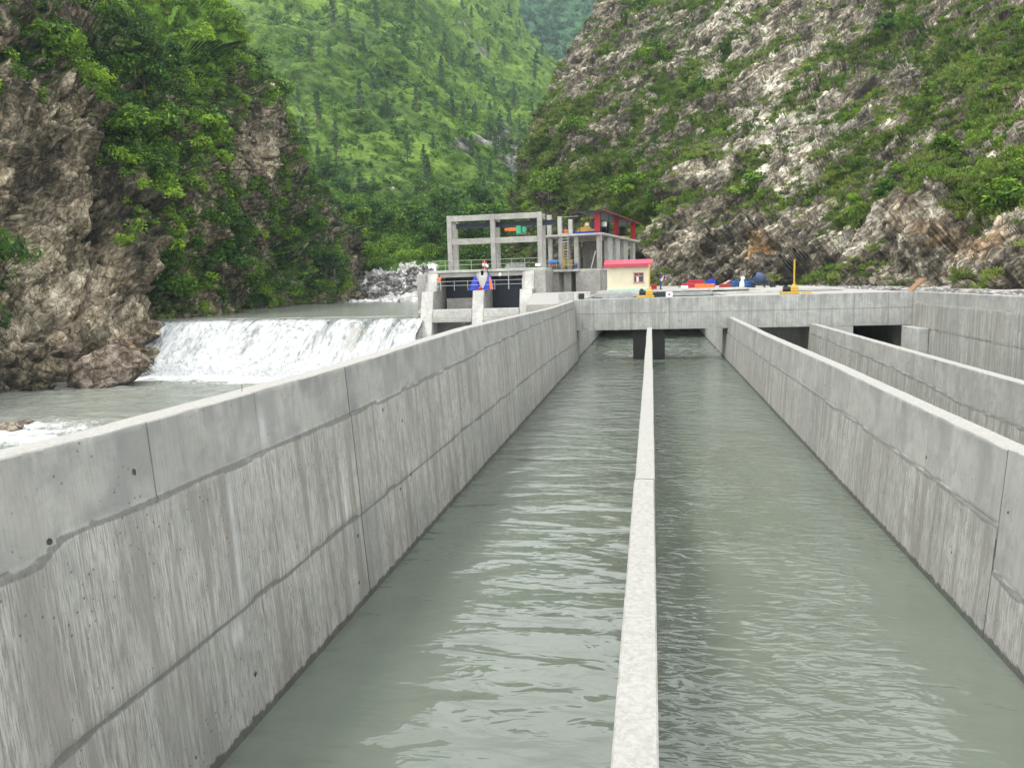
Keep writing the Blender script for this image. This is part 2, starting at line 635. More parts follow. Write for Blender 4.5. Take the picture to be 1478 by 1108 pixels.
# ------------------------------------------------------------------ terrain patches
def catmull(C, n, axis):
    """dense Catmull-Rom resample of control array along one axis"""
    C = np.moveaxis(np.asarray(C, float), axis, 0)
    m = len(C)
    t = np.linspace(0, m - 1, n)
    i = np.clip(np.floor(t).astype(int), 0, m - 2)
    u = (t - i).reshape((-1,) + (1,) * (C.ndim - 1))
    ext = np.concatenate([2 * C[:1] - C[1:2], C, 2 * C[-1:] - C[-2:-1]], 0)
    p0, p1, p2, p3 = ext[i], ext[i + 1], ext[i + 2], ext[i + 3]
    r = 0.5 * ((2 * p1) + (-p0 + p2) * u + (2 * p0 - 5 * p1 + 4 * p2 - p3) * u ** 2 + (-p0 + 3 * p1 - 3 * p2 + p3) * u ** 3)
    return np.moveaxis(r, 0, axis)


def grid_normals(P):
    du = np.gradient(P, axis=1)
    dv = np.gradient(P, axis=0)
    n = np.cross(du, dv)
    n /= np.linalg.norm(n, axis=-1, keepdims=True) + 1e-9
    return n


def patch(cols, nu, nv):
    """cols: list of columns, each a list (bottom to top) of (px,py,D) -> world grid (nv,nu,3) and its photo coordinates"""
    C = np.array(cols, float).transpose(1, 0, 2)
    W = np.zeros_like(C)
    for i in range(C.shape[0]):
        for j in range(C.shape[1]):
            W[i, j] = at_depth(*C[i, j])
    W = catmull(catmull(W, nu, 1), nv, 0)
    Q = catmull(catmull(C[..., :2], nu, 1), nv, 0)
    N = grid_normals(W)
    if np.mean(np.sum(N * (CAM - W), -1)) < 0:
        N = -N
    return W, N, Q


def blobs(Q, L):
    """soft elliptical patches over a surface: list of (px,py,rx,ry,value)"""
    r = np.zeros(Q.shape[:2])
    for x, y, rx, ry, v in L:
        d = ((Q[..., 0] - x) / rx) ** 2 + ((Q[..., 1] - y) / ry) ** 2
        r += v * np.exp(-d * 1.2)
    return r


def stretch(P, d, k):
    """coordinates squeezed by factor k along the unit direction d (features become long along d)"""
    d = np.asarray(d, float) / np.linalg.norm(d)
    a = P @ d
    return P - np.multiply.outer(a * (1 - k), d)


def facing(P):
    N = grid_normals(P)
    s = np.sign(np.mean(np.sum(N * (CAM - P), -1)))
    return N * s


def terrain(name, P, mat, attrs, smooth=True):
    nv, nu = P.shape[:2]
    Q = grid_quads(nv, nu)
    o = np_mesh(name, P.reshape(-1, 3), Q, mat, {k: v.ravel() for k, v in attrs.items()}, smooth)
    me = o.data
    return o


# ---- left cliff
cols = [
    [(-420, 700, 44), (-420, 640, 45), (-420, 450, 47), (-420, 250, 52), (-430, 0, 60), (-440, -200, 72), (-440, -420, 100)],
    [(-150, 640, 62), (-150, 600, 63), (-150, 450, 65), (-150, 250, 69), (-150, 0, 80), (-160, -200, 98), (-160, -420, 140)],
    [(0, 600, 69), (0, 573, 71), (8, 430, 74), (0, 250, 79), (-5, 0, 92), (-15, -150, 112), (-30, -330, 160)],
    [(100, 580, 77), (100, 555, 79), (92, 440, 83), (85, 300, 88), (85, 150, 94), (95, 0, 106), (60, -200, 150)],
    [(190, 570, 84), (192, 546, 85), (196, 460, 90), (186, 330, 96), (188, 200, 102), (196, 60, 112), (170, -130, 150)],
    [(262, 500, 98), (262, 464, 100), (262, 420, 103), (268, 300, 109), (275, 180, 116), (290, 60, 127), (250, -80, 165)],
    [(335, 470, 128), (335, 448, 130), (335, 380, 133), (335, 280, 137), (338, 180, 142), (332, 88, 150), (262, -18, 184)],
    [(408, 462, 153), (408, 442, 155), (402, 380, 157), (388, 290, 160), (380, 190, 162), (364, 118, 167), (290, 18, 196)],
    [(520, 448, 193), (517, 434, 195), (508, 370, 195), (472, 295, 192), (418, 225, 187), (388, 145, 185), (308, 34, 208)],
    [(500, 448, 250), (498, 434, 252), (480, 370, 252), (450, 300, 250), (400, 230, 246), (370, 150, 246), (300, 42, 262)],
]
W, N, Qp = patch(cols, 760, 470)
arc = np.linspace(0, 1, W.shape[1])
tz = np.linspace(0, 1, W.shape[0])[:, None] * np.ones(W.shape[1])
dl = np.array([0.25, 0.35, 1.0])          # near vertical jointing leaning with the face
S = stretch(W, dl, 0.35)
big = fbm(S / 17.0, 4, 3) - 0.5
rdg = ridged(S / 9.0, 4, 11) - 0.6
_, _, cid = worley(stretch(W, dl, 0.45) / 5.0 + fbm(W / 6, 3, 8)[..., None] * 0.8, 5)
g1, g2, _ = worley(stretch(W, dl, 0.4) / 6.5 + fbm(W / 6, 3, 18)[..., None] * 0.9, 15)
f1, f2, cid2 = worley(stretch(W, (0.8, 0.5, 0.5), 0.5) / 2.0 + fbm(W / 2.5, 3, 9)[..., None] * 0.7, 25)
disp = 10 * big + 3.0 * rdg + 4.6 * facet(stretch(W, dl, 0.5) / 6.0 + fbm(W / 5, 3, 8)[..., None] * 0.35, 905, 1.3) + 1.5 * facet(stretch(W, dl, .6) / 2.2 + fbm(W / 2, 3, 8)[..., None] * 0.3, 906, 1.3) - 1.8 * sstep(0.12, 0.0, g2 - g1) + 0.4 * (cid2 - 0.5) - 0.4 * sstep(0.18, 0.02, f2 - f1) + 0.7 * (fbm(W / 1.1, 4, 40) - 0.5)
# deep gullies between the buttresses
gul = blobs(Qp, [(46, 300, 17, 130, -8.0), (150, 300, 22, 120, -5.0), (30, 60, 30, 60, -3), (10, 300, 26, 120, 4.0), (95, 260, 30, 60, 3.5),
                 (90, 420, 60, 90, 2.0), (225, 470, 40, 50, -4.5), (165, 520, 50, 40, -2.5), (350, 230, 26, 80, 2.5), (245, 420, 40, 30, -2), (300, 170, 12, 60, -3), (215, 240, 16, 70, -3.5), (420, 350, 14, 60, -4)])
disp += gul
foot = sstep(0.02, 0.16, tz)
P = W + N * (disp * (0.25 + 0.75 * foot))[..., None]
NL = facing(P)
LC = dict(P=P, N=NL, Q=Qp)
veg = 0.20 + 0.60 * (fbm(W / 7.0, 4, 77) - 0.5) + 0.8 * (fbm(W / 2.4, 4, 78) - 0.5) + 0.45 * NL[..., 2]
veg += blobs(Qp, [(230, 110, 110, 90, .45), (300, 60, 120, 70, .5), (240, 250, 60, 90, .35), (300, 380, 90, 60, .25), (420, 330, 60, 120, .25),
                  (470, 390, 40, 60, .3), (405, 200, 30, 120, .35), (15, 440, 40, 60, .1), (245, 20, 90, 45, .9), (130, 90, 40, 60, .2),
                  (75, 250, 50, 110, -.45), (60, 70, 60, 60, .22), (110, 150, 50, 50, .12), (100, 370, 80, 110, -.55), (20, 280, 30, 110, -.45), (130, 490, 110, 70, -.5), (345, 210, 36, 60, -.35),
                  (375, 270, 30, 60, -.35), (40, 540, 120, 50, -.35), (220, 470, 40, 40, -.3), (85, 60, 30, 60, -.25)])
LC['veg'] = veg
warm = blobs(Qp, [(130, 460, 90, 90, .45), (60, 200, 60, 60, .3), (170, 520, 50, 40, .6), (20, 300, 30, 60, .35), (350, 250, 50, 60, .15)])
pale = 0.42 + blobs(Qp, [(110, 440, 70, 80, .55), (100, 340, 50, 80, .25), (360, 240, 40, 80, .25), (60, 545, 110, 40, -.35), (190, 460, 40, 60, .3), (180, 300, 30, 90, -.35), (300, 300, 60, 60, -.1)])
MAT['rockL'] = rock_mat('left_cliff_rock', basis_euler(dl), (0.6, 1, 1), (0.050, 0.044, 0.032), (0.33, 0.275, 0.18), (0.60, 0.52, 0.385),
                        (0.36, 0.20, 0.10), ((0.014, 0.030, 0.008), (0.055, 0.105, 0.018)), 1.0, 0.36, 0.70, bright=(0.125, 0.235, 0.028))
o = terrain('left_cliff', P, MAT['rockL'], dict(veg=veg, warm=warm, pale=pale))
tag(o, 'steep dark rock cliff with green shrubs left of the waterfall', 'cliff', kind='structure')

# ---- right cliff
cols = [
    [(880, 440, 250), (880, 395, 255), (880, 300, 262), (905, 180, 270), (940, 70, 280), (985, -20, 290), (1050, -170, 305), (1120, -330, 330)],
    [(748, 420, 172), (750, 395, 174), (757, 300, 180), (779, 180, 188), (835, 70, 200), (878, -10, 212), (955, -150, 235), (1040, -320, 270)],
    [(848, 425, 148), (850, 400, 150), (862, 300, 157), (893, 180, 169), (940, 70, 183), (985, -20, 196), (1060, -150, 222), (1140, -330, 262)],
    [(1000, 432, 126), (1000, 409, 128), (1006, 300, 137), (1030, 180, 151), (1060, 70, 167), (1090, -30, 183), (1150, -160, 210), (1210, -340, 250)],
    [(1200, 440, 97), (1200, 412, 99), (1208, 300, 112), (1225, 180, 128), (1240, 70, 145), (1252, -40, 163), (1290, -180, 194), (1330, -350, 236)],
    [(1330, 450, 78), (1330, 417, 80), (1342, 300, 94), (1360, 180, 110), (1370, 70, 127), (1380, -40, 145), (1400, -180, 175), (1430, -370, 220)],
    [(1485, 470, 58), (1485, 428, 60), (1490, 300, 74), (1500, 180, 90), (1510, 70, 107), (1520, -40, 125), (1540, -180, 155), (1560, -380, 200)],
    [(1800, 540, 38), (1800, 480, 40), (1800, 300, 54), (1800, 150, 68), (1800, 50, 84), (1800, -60, 100), (1800, -250, 130), (1820, -450, 170)],
    [(2250, 640, 30), (2250, 560, 32), (2250, 300, 45), (2250, 150, 58), (2250, 50, 70), (2250, -60, 85), (2250, -250, 115), (2260, -450, 150)],
]
W, N, Qp = patch(cols, 900, 480)
tz = np.linspace(0, 1, W.shape[0])[:, None] * np.ones(W.shape[1])
dr = at_depth(1478, 215, 92) - at_depth(1230, 405, 96)     # strata run up to the right
dr /= np.linalg.norm(dr)
S = stretch(W, dr, 0.45)
big = fbm(S / 14.0, 4, 103) - 0.5
rdg = ridged(S / 6.0, 4, 111) - 0.6
_, _, cid = worley(stretch(W, dr, 0.55) / 3.4 + fbm(W / 5, 3, 108)[..., None] * 0.8, 105)
f1, f2, cid2 = worley(stretch(W, dr, 0.45) / 1.3 + fbm(W / 2.0, 3, 109)[..., None] * 0.7, 125)
low = sstep(0.40, 0.16, tz)
disp = 6.5 * big + 2.4 * rdg + 3.0 * facet(stretch(W, dr, 0.5) / 4.5 + fbm(W / 4, 3, 108)[..., None] * 0.35, 915, 1.3) * (0.7 + low) + 1.4 * facet(stretch(W, dr, 0.5) / 1.6 + fbm(W / 2, 3, 108)[..., None] * 0.3, 916, 1.3) + 0.3 * (cid2 - 0.5) - 0.35 * sstep(0.18, 0.02, f2 - f1) + 0.5 * (fbm(W / 1.0, 4, 140) - 0.5)
disp += blobs(Qp, [(1340, 400, 45, 14, -5.0), (1300, 330, 70, 20, 2.2), (1420, 300, 60, 25, 2.0), (905, 50, 18, 22, 4), (1055, 45, 26, 22, 3.0),
                   (1090, 370, 35, 45, 1.2), (830, 230, 22, 60, 2.5), (1140, 380, 20, 40, -2), (1060, 350, 14, 50, -1.5)])
foot = sstep(0.03, 0.15, tz)
P = W + N * (disp * (0.2 + 0.8 * foot))[..., None]
NR = facing(P)
RC = dict(P=P, N=NR, Q=Qp)
veg = 0.57 + 0.45 * (fbm(stretch(W, dr, 0.5) / 9.0, 5, 177) - 0.5) + 1.3 * (fbm(stretch(W, dr, 0.4) / 2.3, 4, 178) - 0.5) + 0.3 * (NR[..., 2] - 0.45) - 0.6 * (rdg + 0.1)
veg += blobs(Qp, [(1400, 120, 160, 110, .25), (1300, 230, 100, 60, .10), (800, 280, 60, 120, .35), (940, 280, 60, 50, .3), (900, 330, 60, 40, .3), (980, 20, 70, 40, .25),
                  (980, 130, 50, 40, .25), (1440, 300, 30, 60, .25), (1250, 330, 40, 40, .25), (1180, 60, 60, 50, .0), (820, 150, 60, 60, .15), (1080, 290, 50, 25, .2),
                  (1080, 375, 130, 45, -.5), (1330, 370, 120, 60, -.45), (1010, 350, 60, 40, -.2), (1110, 170, 60, 50, -.25), (1150, 230, 50, 40, -.2),
                  (1130, 20, 60, 40, -.2), (1050, 70, 50, 40, -.2), (850, 90, 30, 60, -.25), (1290, 110, 40, 30, -.25), (1460, 370, 60, 40, -.3)])
RC['veg'] = veg
warm = blobs(Qp, [(1105, 370, 28, 45, .75), (1030, 370, 30, 30, .5), (1330, 350, 130, 45, .45), (1120, 190, 40, 30, .35), (1450, 360, 80, 50, .5), (1310, 300, 40, 20, .3), (1060, 50, 40, 30, .2)])
pale = 0.42 + blobs(Qp, [(1120, 180, 90, 60, .3), (1080, 60, 80, 50, .25), (1130, 230, 60, 60, .2), (1060, 370, 120, 40, -.1), (1350, 360, 140, 50, .2), (1160, 390, 40, 30, -.4), (1250, 180, 80, 50, .2), (820, 300, 60, 80, -.25), (1345, 400, 30, 12, -.5)])
MAT['rockR'] = rock_mat('right_cliff_rock', basis_euler(dr), (0.5, 1, 1), (0.068, 0.061, 0.048), (0.31, 0.27, 0.195), (0.64, 0.60, 0.49),
                        (0.50, 0.27, 0.10), ((0.036, 0.060, 0.013), (0.12, 0.165, 0.032)), 1.0, 0.37, 0.66)
o = terrain('right_cliff', P, MAT['rockR'], dict(veg=veg, warm=warm, pale=pale))
tag(o, 'sloping pale rock hillside with grass tufts right of the channel', 'hillside', kind='structure')

# ---- middle mountain
cols = [
    [(300, 445, 240), (300, 300, 290), (300, 150, 350), (300, 0, 410), (290, -200, 500), (260, -420, 610)],
    [(450, 436, 240), (450, 330, 285), (450, 180, 345), (450, 30, 405), (440, -160, 490), (410, -360, 600)],
    [(560, 405, 242), (570, 320, 290), (570, 190, 350), (570, 60, 410), (560, -80, 480), (530, -280, 590)],
    [(660, 398, 247), (665, 330, 300), (670, 240, 360), (665, 140, 430), (648, 20, 500), (605, -170, 600)],
    [(740, 398, 252), (748, 330, 320), (752, 270, 380), (738, 190, 450), (708, 90, 525), (645, -70, 610)],
    [(795, 398, 257), (790, 330, 330), (785, 245, 400), (770, 168, 470), (732, 82, 545), (662, -60, 645)],
    [(830, 398, 300), (835, 330, 400), (840, 245, 480), (830, 175, 560), (790, 85, 640), (700, -60, 740)],
]
W, N, Qp = patch(cols, 620, 460)
dm = at_depth(800, 260, 480) - at_depth(600, 90, 430)      # spurs run down to the right
dm /= np.linalg.norm(dm)
S = stretch(W, dm, 0.22)
big = fbm(S / 42.0, 5, 203) - 0.5
rdg = ridged(S / 26.0, 5, 211) - 0.6
disp = 26 * big + 15 * rdg + 4.5 * (fbm(W / 7.0, 4, 240) - 0.5) + 3 * (worley(W / 8.0, 255)[2] - 0.5)
P = W + N * disp[..., None]
NM = facing(P)
MM = dict(P=P, N=NM, Q=Qp)
veg = 0.80 + 0.9 * (fbm(W / 20.0, 5, 277) - 0.5) + blobs(Qp, [(620, 240, 70, 30, -.15), (650, 220, 30, 12, -.2), (742, 240, 12, 40, -.35), (680, 215, 40, 12, -.3), (500, 60, 60, 60, .15)])
MM['veg'] = veg
MM['lush'] = ridged(S / 26.0, 5, 211)
MAT['rockM'] = rock_mat('mountain_grass', basis_euler(dm), (0.25, 1, 1), (0.06, 0.06, 0.055), (0.24, 0.23, 0.20), (0.50, 0.48, 0.44),
                        (0.42, 0.28, 0.16), ((0.066, 0.118, 0.026), (0.175, 0.280, 0.038)), 0.22, 0.36, 0.68, gstretch=True)
o = terrain('green_mountain', P, MAT['rockM'], dict(veg=veg, warm=np.zeros_like(veg) + .1, pale=np.zeros_like(veg) + .5))
tag(o, 'bright green mountainside with diagonal spurs in the middle distance', 'mountain', kind='structure')

# ---- far mountain
cols = [
    [(520, 420, 640), (520, 250, 720), (520, 100, 800), (520, -20, 880), (520, -140, 980)],
    [(660, 420, 650), (660, 250, 740), (660, 100, 830), (650, -10, 920), (640, -80, 1020)],
    [(780, 420, 690), (790, 250, 790), (790, 110, 890), (790, 20, 980), (780, -42, 1060)],
    [(880, 420, 660), (900, 250, 750), (900, 110, 850), (900, 20, 940), (890, -55, 1030)],
    [(1050, 420, 600), (1050, 250, 690), (1050, 110, 790), (1050, 0, 880), (1050, -110, 980)],
    [(1250, 420, 560), (1250, 250, 640), (1250, 110, 730), (1250, -40, 820), (1250, -190, 920)],
]
W, N, Qp = patch(cols, 360, 260)
df = at_depth(700, 60, 850) - at_depth(800, 240, 800)
S = stretch(W, df, 0.3)
disp = 60 * (fbm(S / 80.0, 5, 303) - 0.5) + 26 * (ridged(S / 45.0, 5, 311) - 0.6) + 6 * (fbm(W / 9.0, 3, 340) - .5)
P = W + N * disp[..., None]
NF = facing(P)
FM = dict(P=P, N=NF, Q=Qp)
veg = 0.75 + 0.8 * (fbm(W / 35.0, 5, 377) - 0.5)
FM['veg'] = veg
MAT['rockF'] = rock_mat('far_mountain_forest', basis_euler(df), (0.3, 1, 1), (0.05, 0.06, 0.055), (0.20, 0.20, 0.19), (0.42, 0.42, 0.40),
                        (0.3, 0.25, 0.18), ((0.032, 0.075, 0.034), (0.085, 0.18, 0.060)), 0.12, 0.36, 0.68)
o = terrain('far_mountain', P, MAT['rockF'], dict(veg=veg, warm=np.zeros_like(veg), pale=np.zeros_like(veg) + .4))
tag(o, 'bluish wooded mountain closing the valley', 'mountain', kind='structure')

# ---- the low ground: one wide sheet, and the made-up yard behind the works
g = G('riverbed_gravel')
Pz = g.pos()
gn = g.noise(Pz, 1.2, 5, 0.7)
MAT['gravel'] = g.done(g.bsdf(g.ramp(gn, [(0.3, (0.16, 0.15, 0.13)), (0.55, (0.36, 0.34, 0.31)), (0.8, (0.6, 0.59, 0.56))]), 0.9, g.bump(g.noise(Pz, 3, 5, 0.7), 0.2, 1)))
me_ = MB().box(-2000, 2000, -600, 2200, -9, -6.5)
tag(me_.build('ground', MAT['gravel']), 'gravel valley floor under the river', 'ground', kind='structure')
nu, nv = 150, 160
xs = np.linspace(18.75, 60, nu)
ys = np.linspace(-20, 150, nv)
X, Y = np.meshgrid(xs, ys)
Z = 4.35 + 0.35 * (fbm(np.stack([X, Y, X * 0], -1) / 4, 4, 400) - 0.5) + 0.03 * np.clip(Y - 70, 0, 60) * 0.2
tag(np_mesh('yard', np.stack([X, Y, Z], -1), grid_quads(nv, nu), MAT['gravel'], smooth=True), 'rough gravel yard at the foot of the right hillside', 'ground', kind='structure')
xs = np.linspace(-6.5, 18.74, 100)
ys = np.linspace(96.2, 150, 90)
X, Y = np.meshgrid(xs, ys)
Z = 4.40 + 0.35 * (fbm(np.stack([X, Y, X * 0], -1) / 4, 4, 400) - 0.5) + 0.012 * np.clip(Y - 96, 0, 60)
tag(np_mesh('yard', np.stack([X, Y, Z], -1), grid_quads(90, 100), MAT['gravel'], smooth=True), 'rough gravel yard behind the concrete deck', 'ground', kind='structure')

# far bank of the pool: boulders, then a green terrace under the mountain
cols = [
    [(440, 446, 180), (440, 432, 200), (440, 414, 225), (440, 360, 245), (440, 300, 265), (430, 250, 290)],
    [(515, 444, 178), (515, 428, 196), (515, 388, 208), (510, 350, 228), (505, 315, 250), (500, 285, 280)],
    [(570, 442, 170), (570, 426, 186), (570, 382, 200), (570, 346, 222), (575, 318, 250), (575, 300, 280)],
    [(620, 440, 160), (620, 426, 176), (620, 388, 194), (625, 345, 220), (630, 318, 250), (635, 300, 285)],
    [(700, 440, 158), (700, 425, 170), (700, 385, 195), (700, 345, 222), (700, 315, 250), (700, 300, 290)],
    [(800, 440, 158), (800, 425, 170), (800, 385, 190), (800, 345, 215), (800, 315, 250), (800, 300, 290)],
]
W, N, Qp = patch(cols, 260, 160)
disp = 5 * (fbm(W / 12, 4, 500) - .5) + 2.2 * (worley(W / 4.5, 505)[2] - .5) + 1.1 * (worley(W / 1.8, 506)[2] - .5)
P = W + N * disp[..., None]
veg = sstep(398, 384, Qp[..., 1] + 10 * (fbm(W / 8, 3, 510) - .5)) * 0.75
veg = np.maximum(veg, 0.75 * sstep(612, 640, Qp[..., 0] + 20 * (fbm(W / 6, 3, 511) - .5)))
BK = dict(P=P, N=facing(P), Q=Qp, veg=veg)
MAT['bank'] = rock_mat('bank_boulders', (0, 0, 0.6), (0.9, 1, 1), (0.30, 0.29, 0.27), (0.54, 0.53, 0.51), (0.74, 0.73, 0.71), (0.4, 0.3, 0.2),
                       ((0.045, 0.10, 0.018), (0.12, 0.22, 0.035)), 0.8, 0.24, 0.54)
tag(terrain('river_bank', P, MAT['bank'], dict(veg=veg, warm=veg * 0, pale=veg * 0 + .7)), 'pale boulder bank and green terrace beyond the pool', 'river bank', kind='structure')


# ------------------------------------------------------------------ foliage
def leaf_cards(n, centre, rad, size, r, up=0.35, shell=0.5):
    """n pointed leaf-cards scattered through an ellipsoid -> verts (n,4,3), tint (n,)"""
    d = r.normal(size=(n, 3))
    d /= np.linalg.norm(d, axis=1, keepdims=True)
    q = r.random(n) ** (1 / 3.0 * (1 - shell) + 0.12 * shell)
    c = np.asarray(centre) + d * q[:, None] * np.asarray(rad)
    nrm = d * 0.6 + r.normal(size=(n, 3)) * 0.55 + np.array([0, 0, up])
    nrm /= np.linalg.norm(nrm, axis=1, keepdims=True)
    t = np.cross(nrm, r.normal(size=(n, 3)))
    t /= np.linalg.norm(t, axis=1, keepdims=True) + 1e-9
    b = np.cross(nrm, t)
    s = size * (0.6 + 0.8 * r.random(n))[:, None]
    V = np.stack([c - t * s, c - b * s * 0.45 + nrm * s * .12, c + t * s, c + b * s * 0.45 + nrm * s * .12], 1)
    return V, np.clip(0.5 + 0.22 * r.normal(size=n), 0, 1)


def crown_cards(R, H, nclump, nleaf, size, r, base=0.4, flat=0.75):
    Vs, T = [], []
    for k in range(nclump):
        a = r.random() * 6.283
        h = r.random()
        rr = R * math.sqrt(r.random()) * (1.0 - 0.55 * h)
        c = (rr * math.cos(a), rr * math.sin(a), base + h * H)
        q = R * (0.34 + 0.22 * r.random())
        V, t = leaf_cards(nleaf, c, (q, q, q * flat), size, r)
        Vs.append(V)
        T.append(np.clip(t + r.normal() * 0.13, 0, 1))
    return np.concatenate(Vs), np.concatenate(T)


def tufts(n, R, h, r, w=0.05):
    """grass blades -> verts (n,4,3)"""
    a = r.random(n) * 6.283
    rr = R * np.sqrt(r.random(n))
    c = np.stack([rr * np.cos(a), rr * np.sin(a), np.zeros(n)], 1)
    lean = np.stack([np.cos(a), np.sin(a), np.zeros(n)], 1) * (0.25 + 0.6 * r.random(n))[:, None] + r.normal(size=(n, 3)) * 0.2
    hh = h * (0.5 + 0.8 * r.random(n))[:, None]
    side = np.stack([-np.sin(a * 1.7), np.cos(a * 1.7), np.zeros(n)], 1) * w
    up = np.array([0, 0, 1.0])
    V = np.stack([c - side, c + side, c + side * .7 + (up * .6 + lean * .35) * hh, c - side * .2 + (up + lean) * hh * 0.9], 1)
    return V, np.clip(0.5 + 0.2 * r.normal(size=n), 0, 1)


def scatter(name, variants, pts, scl, tint, mat, r, parent=None):
    """stuff: many clumps merged into one mesh"""
    Vs, Ts = [], []
    pick = r.integers(0, len(variants), len(pts))
    for k, (V, t) in enumerate(variants):
        m = pick == k
        if not m.any():
            continue
        p, s, tt = pts[m], scl[m], tint[m]
        yaw = r.random(len(p)) * 6.283
        c, sn = np.cos(yaw), np.sin(yaw)
        B = V.reshape(-1, 3)
        x = (c[:, None] * B[:, 0] - sn[:, None] * B[:, 1]) * s[:, None]
        y = (sn[:, None] * B[:, 0] + c[:, None] * B[:, 1]) * s[:, None]
        z = B[:, 2] * (s * (0.75 + 0.5 * r.random(len(p))))[:, None]
        Vs.append((np.stack([x, y, z], -1) + p[:, None, :]).reshape(-1, 3))
        Ts.append(np.clip(np.repeat(t, 4)[None, :] + tt[:, None], 0, 1).ravel())
    V = np.concatenate(Vs)
    T = np.concatenate(Ts)
    return np_mesh(name, V, np.arange(len(V)).reshape(-1, 4), mat, {'tint': T}, False, parent)


def sample(T, n, weight, r, lim=None):
    """random surface points of a terrain with probability ~ weight x area"""
    P, Q = T['P'], T['Q']
    a = np.linalg.norm(np.cross(np.gradient(P, axis=1), np.gradient(P, axis=0)), axis=-1)
    dist = np.sum((P - CAM) ** 2, -1)
    w = np.clip(weight, 0, None) * a / dist                 # even density as seen, so far slopes are not overloaded
    if lim is not None:
        w = w * ((Q[..., 0] > lim[0]) & (Q[..., 0] < lim[1]) & (Q[..., 1] > lim[2]) & (Q[..., 1] < lim[3]))
    w = w.ravel() / w.sum()
    k = r.choice(w.size, n, p=w)
    return P.reshape(-1, 3)[k] + r.normal(size=(n, 3)) * 0.15, k


rf = np.random.default_rng(21)
BUSH = [crown_cards(1.0, 0.75, 7, 16, 0.20, rf, 0.1) for _ in range(5)]
BUSHN = [crown_cards(1.0, 0.7, 8, 24, 0.14, rf, 0.1) for _ in range(4)]
TUFT = [tufts(40, 0.6, 0.48, rf) for _ in range(4)]


def tint_of(T, k, seed, sc, amp=0.5, off=0.0):
    return (fbm(T['P'].reshape(-1, 3)[k] / sc, 3, seed) - 0.5) * 2 * amp + off


# left cliff growth
pts, k = sample(LC, 5200, sstep(0.34, 0.60, LC['veg']) * (1 - np.clip(blobs(LC['Q'], [(235, 25, 50, 32, .7), (280, 45, 30, 18, .5)]), 0, 1)), rf, (-120, 540, -120, 470))
o = scatter('cliff_shrubs', BUSHN, pts, 0.5 + 1.5 * rf.random(len(pts)) ** 2.0, tint_of(LC, k, 801, 7, .9, -.05) + rf.normal(size=len(pts)) * .2, MAT['leaf'], rf)
tag(o, 'dense green shrub cover growing over the left cliff', 'shrubs', kind='stuff')
pts, k = sample(LC, 2600, sstep(0.5, 0.9, LC['veg']), rf, (-60, 480, -100, 500))
o = scatter('cliff_grass', TUFT, pts, 0.5 + 0.45 * rf.random(len(pts)), tint_of(LC, k, 802, 12, .6, .08), MAT['grass'], rf)
tag(o, 'grass tufts on the ledges of the left cliff', 'grass', kind='stuff')
# right cliff growth
pts, k = sample(RC, 7500, sstep(0.42, 0.62, RC['veg']), rf, (730, 1560, -120, 425))
o = scatter('hillside_shrubs', BUSHN, pts, 0.30 + 0.75 * rf.random(len(pts)) ** 2.2, tint_of(RC, k, 803, 9, .6, -.05) + rf.normal(size=len(pts)) * .12, MAT['leaf'], rf)
tag(o, 'low green shrubs scattered over the right hillside', 'shrubs', kind='stuff')
pts, k = sample(RC, 15000, sstep(0.36, 0.58, RC['veg']), rf, (730, 1560, -120, 425))
o = scatter('hillside_grass', TUFT, pts, 0.6 + 0.7 * rf.random(len(pts)), tint_of(RC, k, 804, 6, .9, -.05), MAT['grass'], rf)
tag(o, 'dry green grass tufts between the pale rocks of the right hillside', 'grass', kind='stuff')
# mountain growth
wgt = sstep(0.3, 0.6, MM['veg']) * (0.25 + sstep(0.75, 0.45, MM['lush']))
pts, k = sample(MM, 8500, wgt, rf, (380, 830, -60, 400))
o = scatter('mountain_scrub', BUSH, pts, 0.8 + 2.3 * rf.random(len(pts)) ** 3, tint_of(MM, k, 805, 30, .6, .16) + rf.normal(size=len(pts)) * .1, MAT['leafdark'], rf)
tag(o, 'dark scrub dotted over the green mountainside', 'scrub', kind='stuff')
pts, k = sample(FM, 3600, sstep(0.3, 0.7, FM['veg']), rf, (640, 920, -60, 330))
o = scatter('far_forest', BUSH, pts, 2.2 + 3.2 * rf.random(len(pts)), tint_of(FM, k, 806, 60, .5, -.15), MAT['leafdark'], rf)
tag(o, 'hazy forest covering the far mountain', 'forest', kind='stuff')
# terrace thicket below the mountain
pts, k = sample(BK, 1500, BK['veg'], rf, (420, 830, 280, 385))
o = scatter('terrace_thicket', BUSHN, pts, 1.0 + 1.6 * rf.random(len(pts)), tint_of(BK, k, 807, 16, .5, .0), MAT['leaf'], rf)
tag(o, 'green thicket on the terrace beyond the pool', 'thicket', kind='stuff')


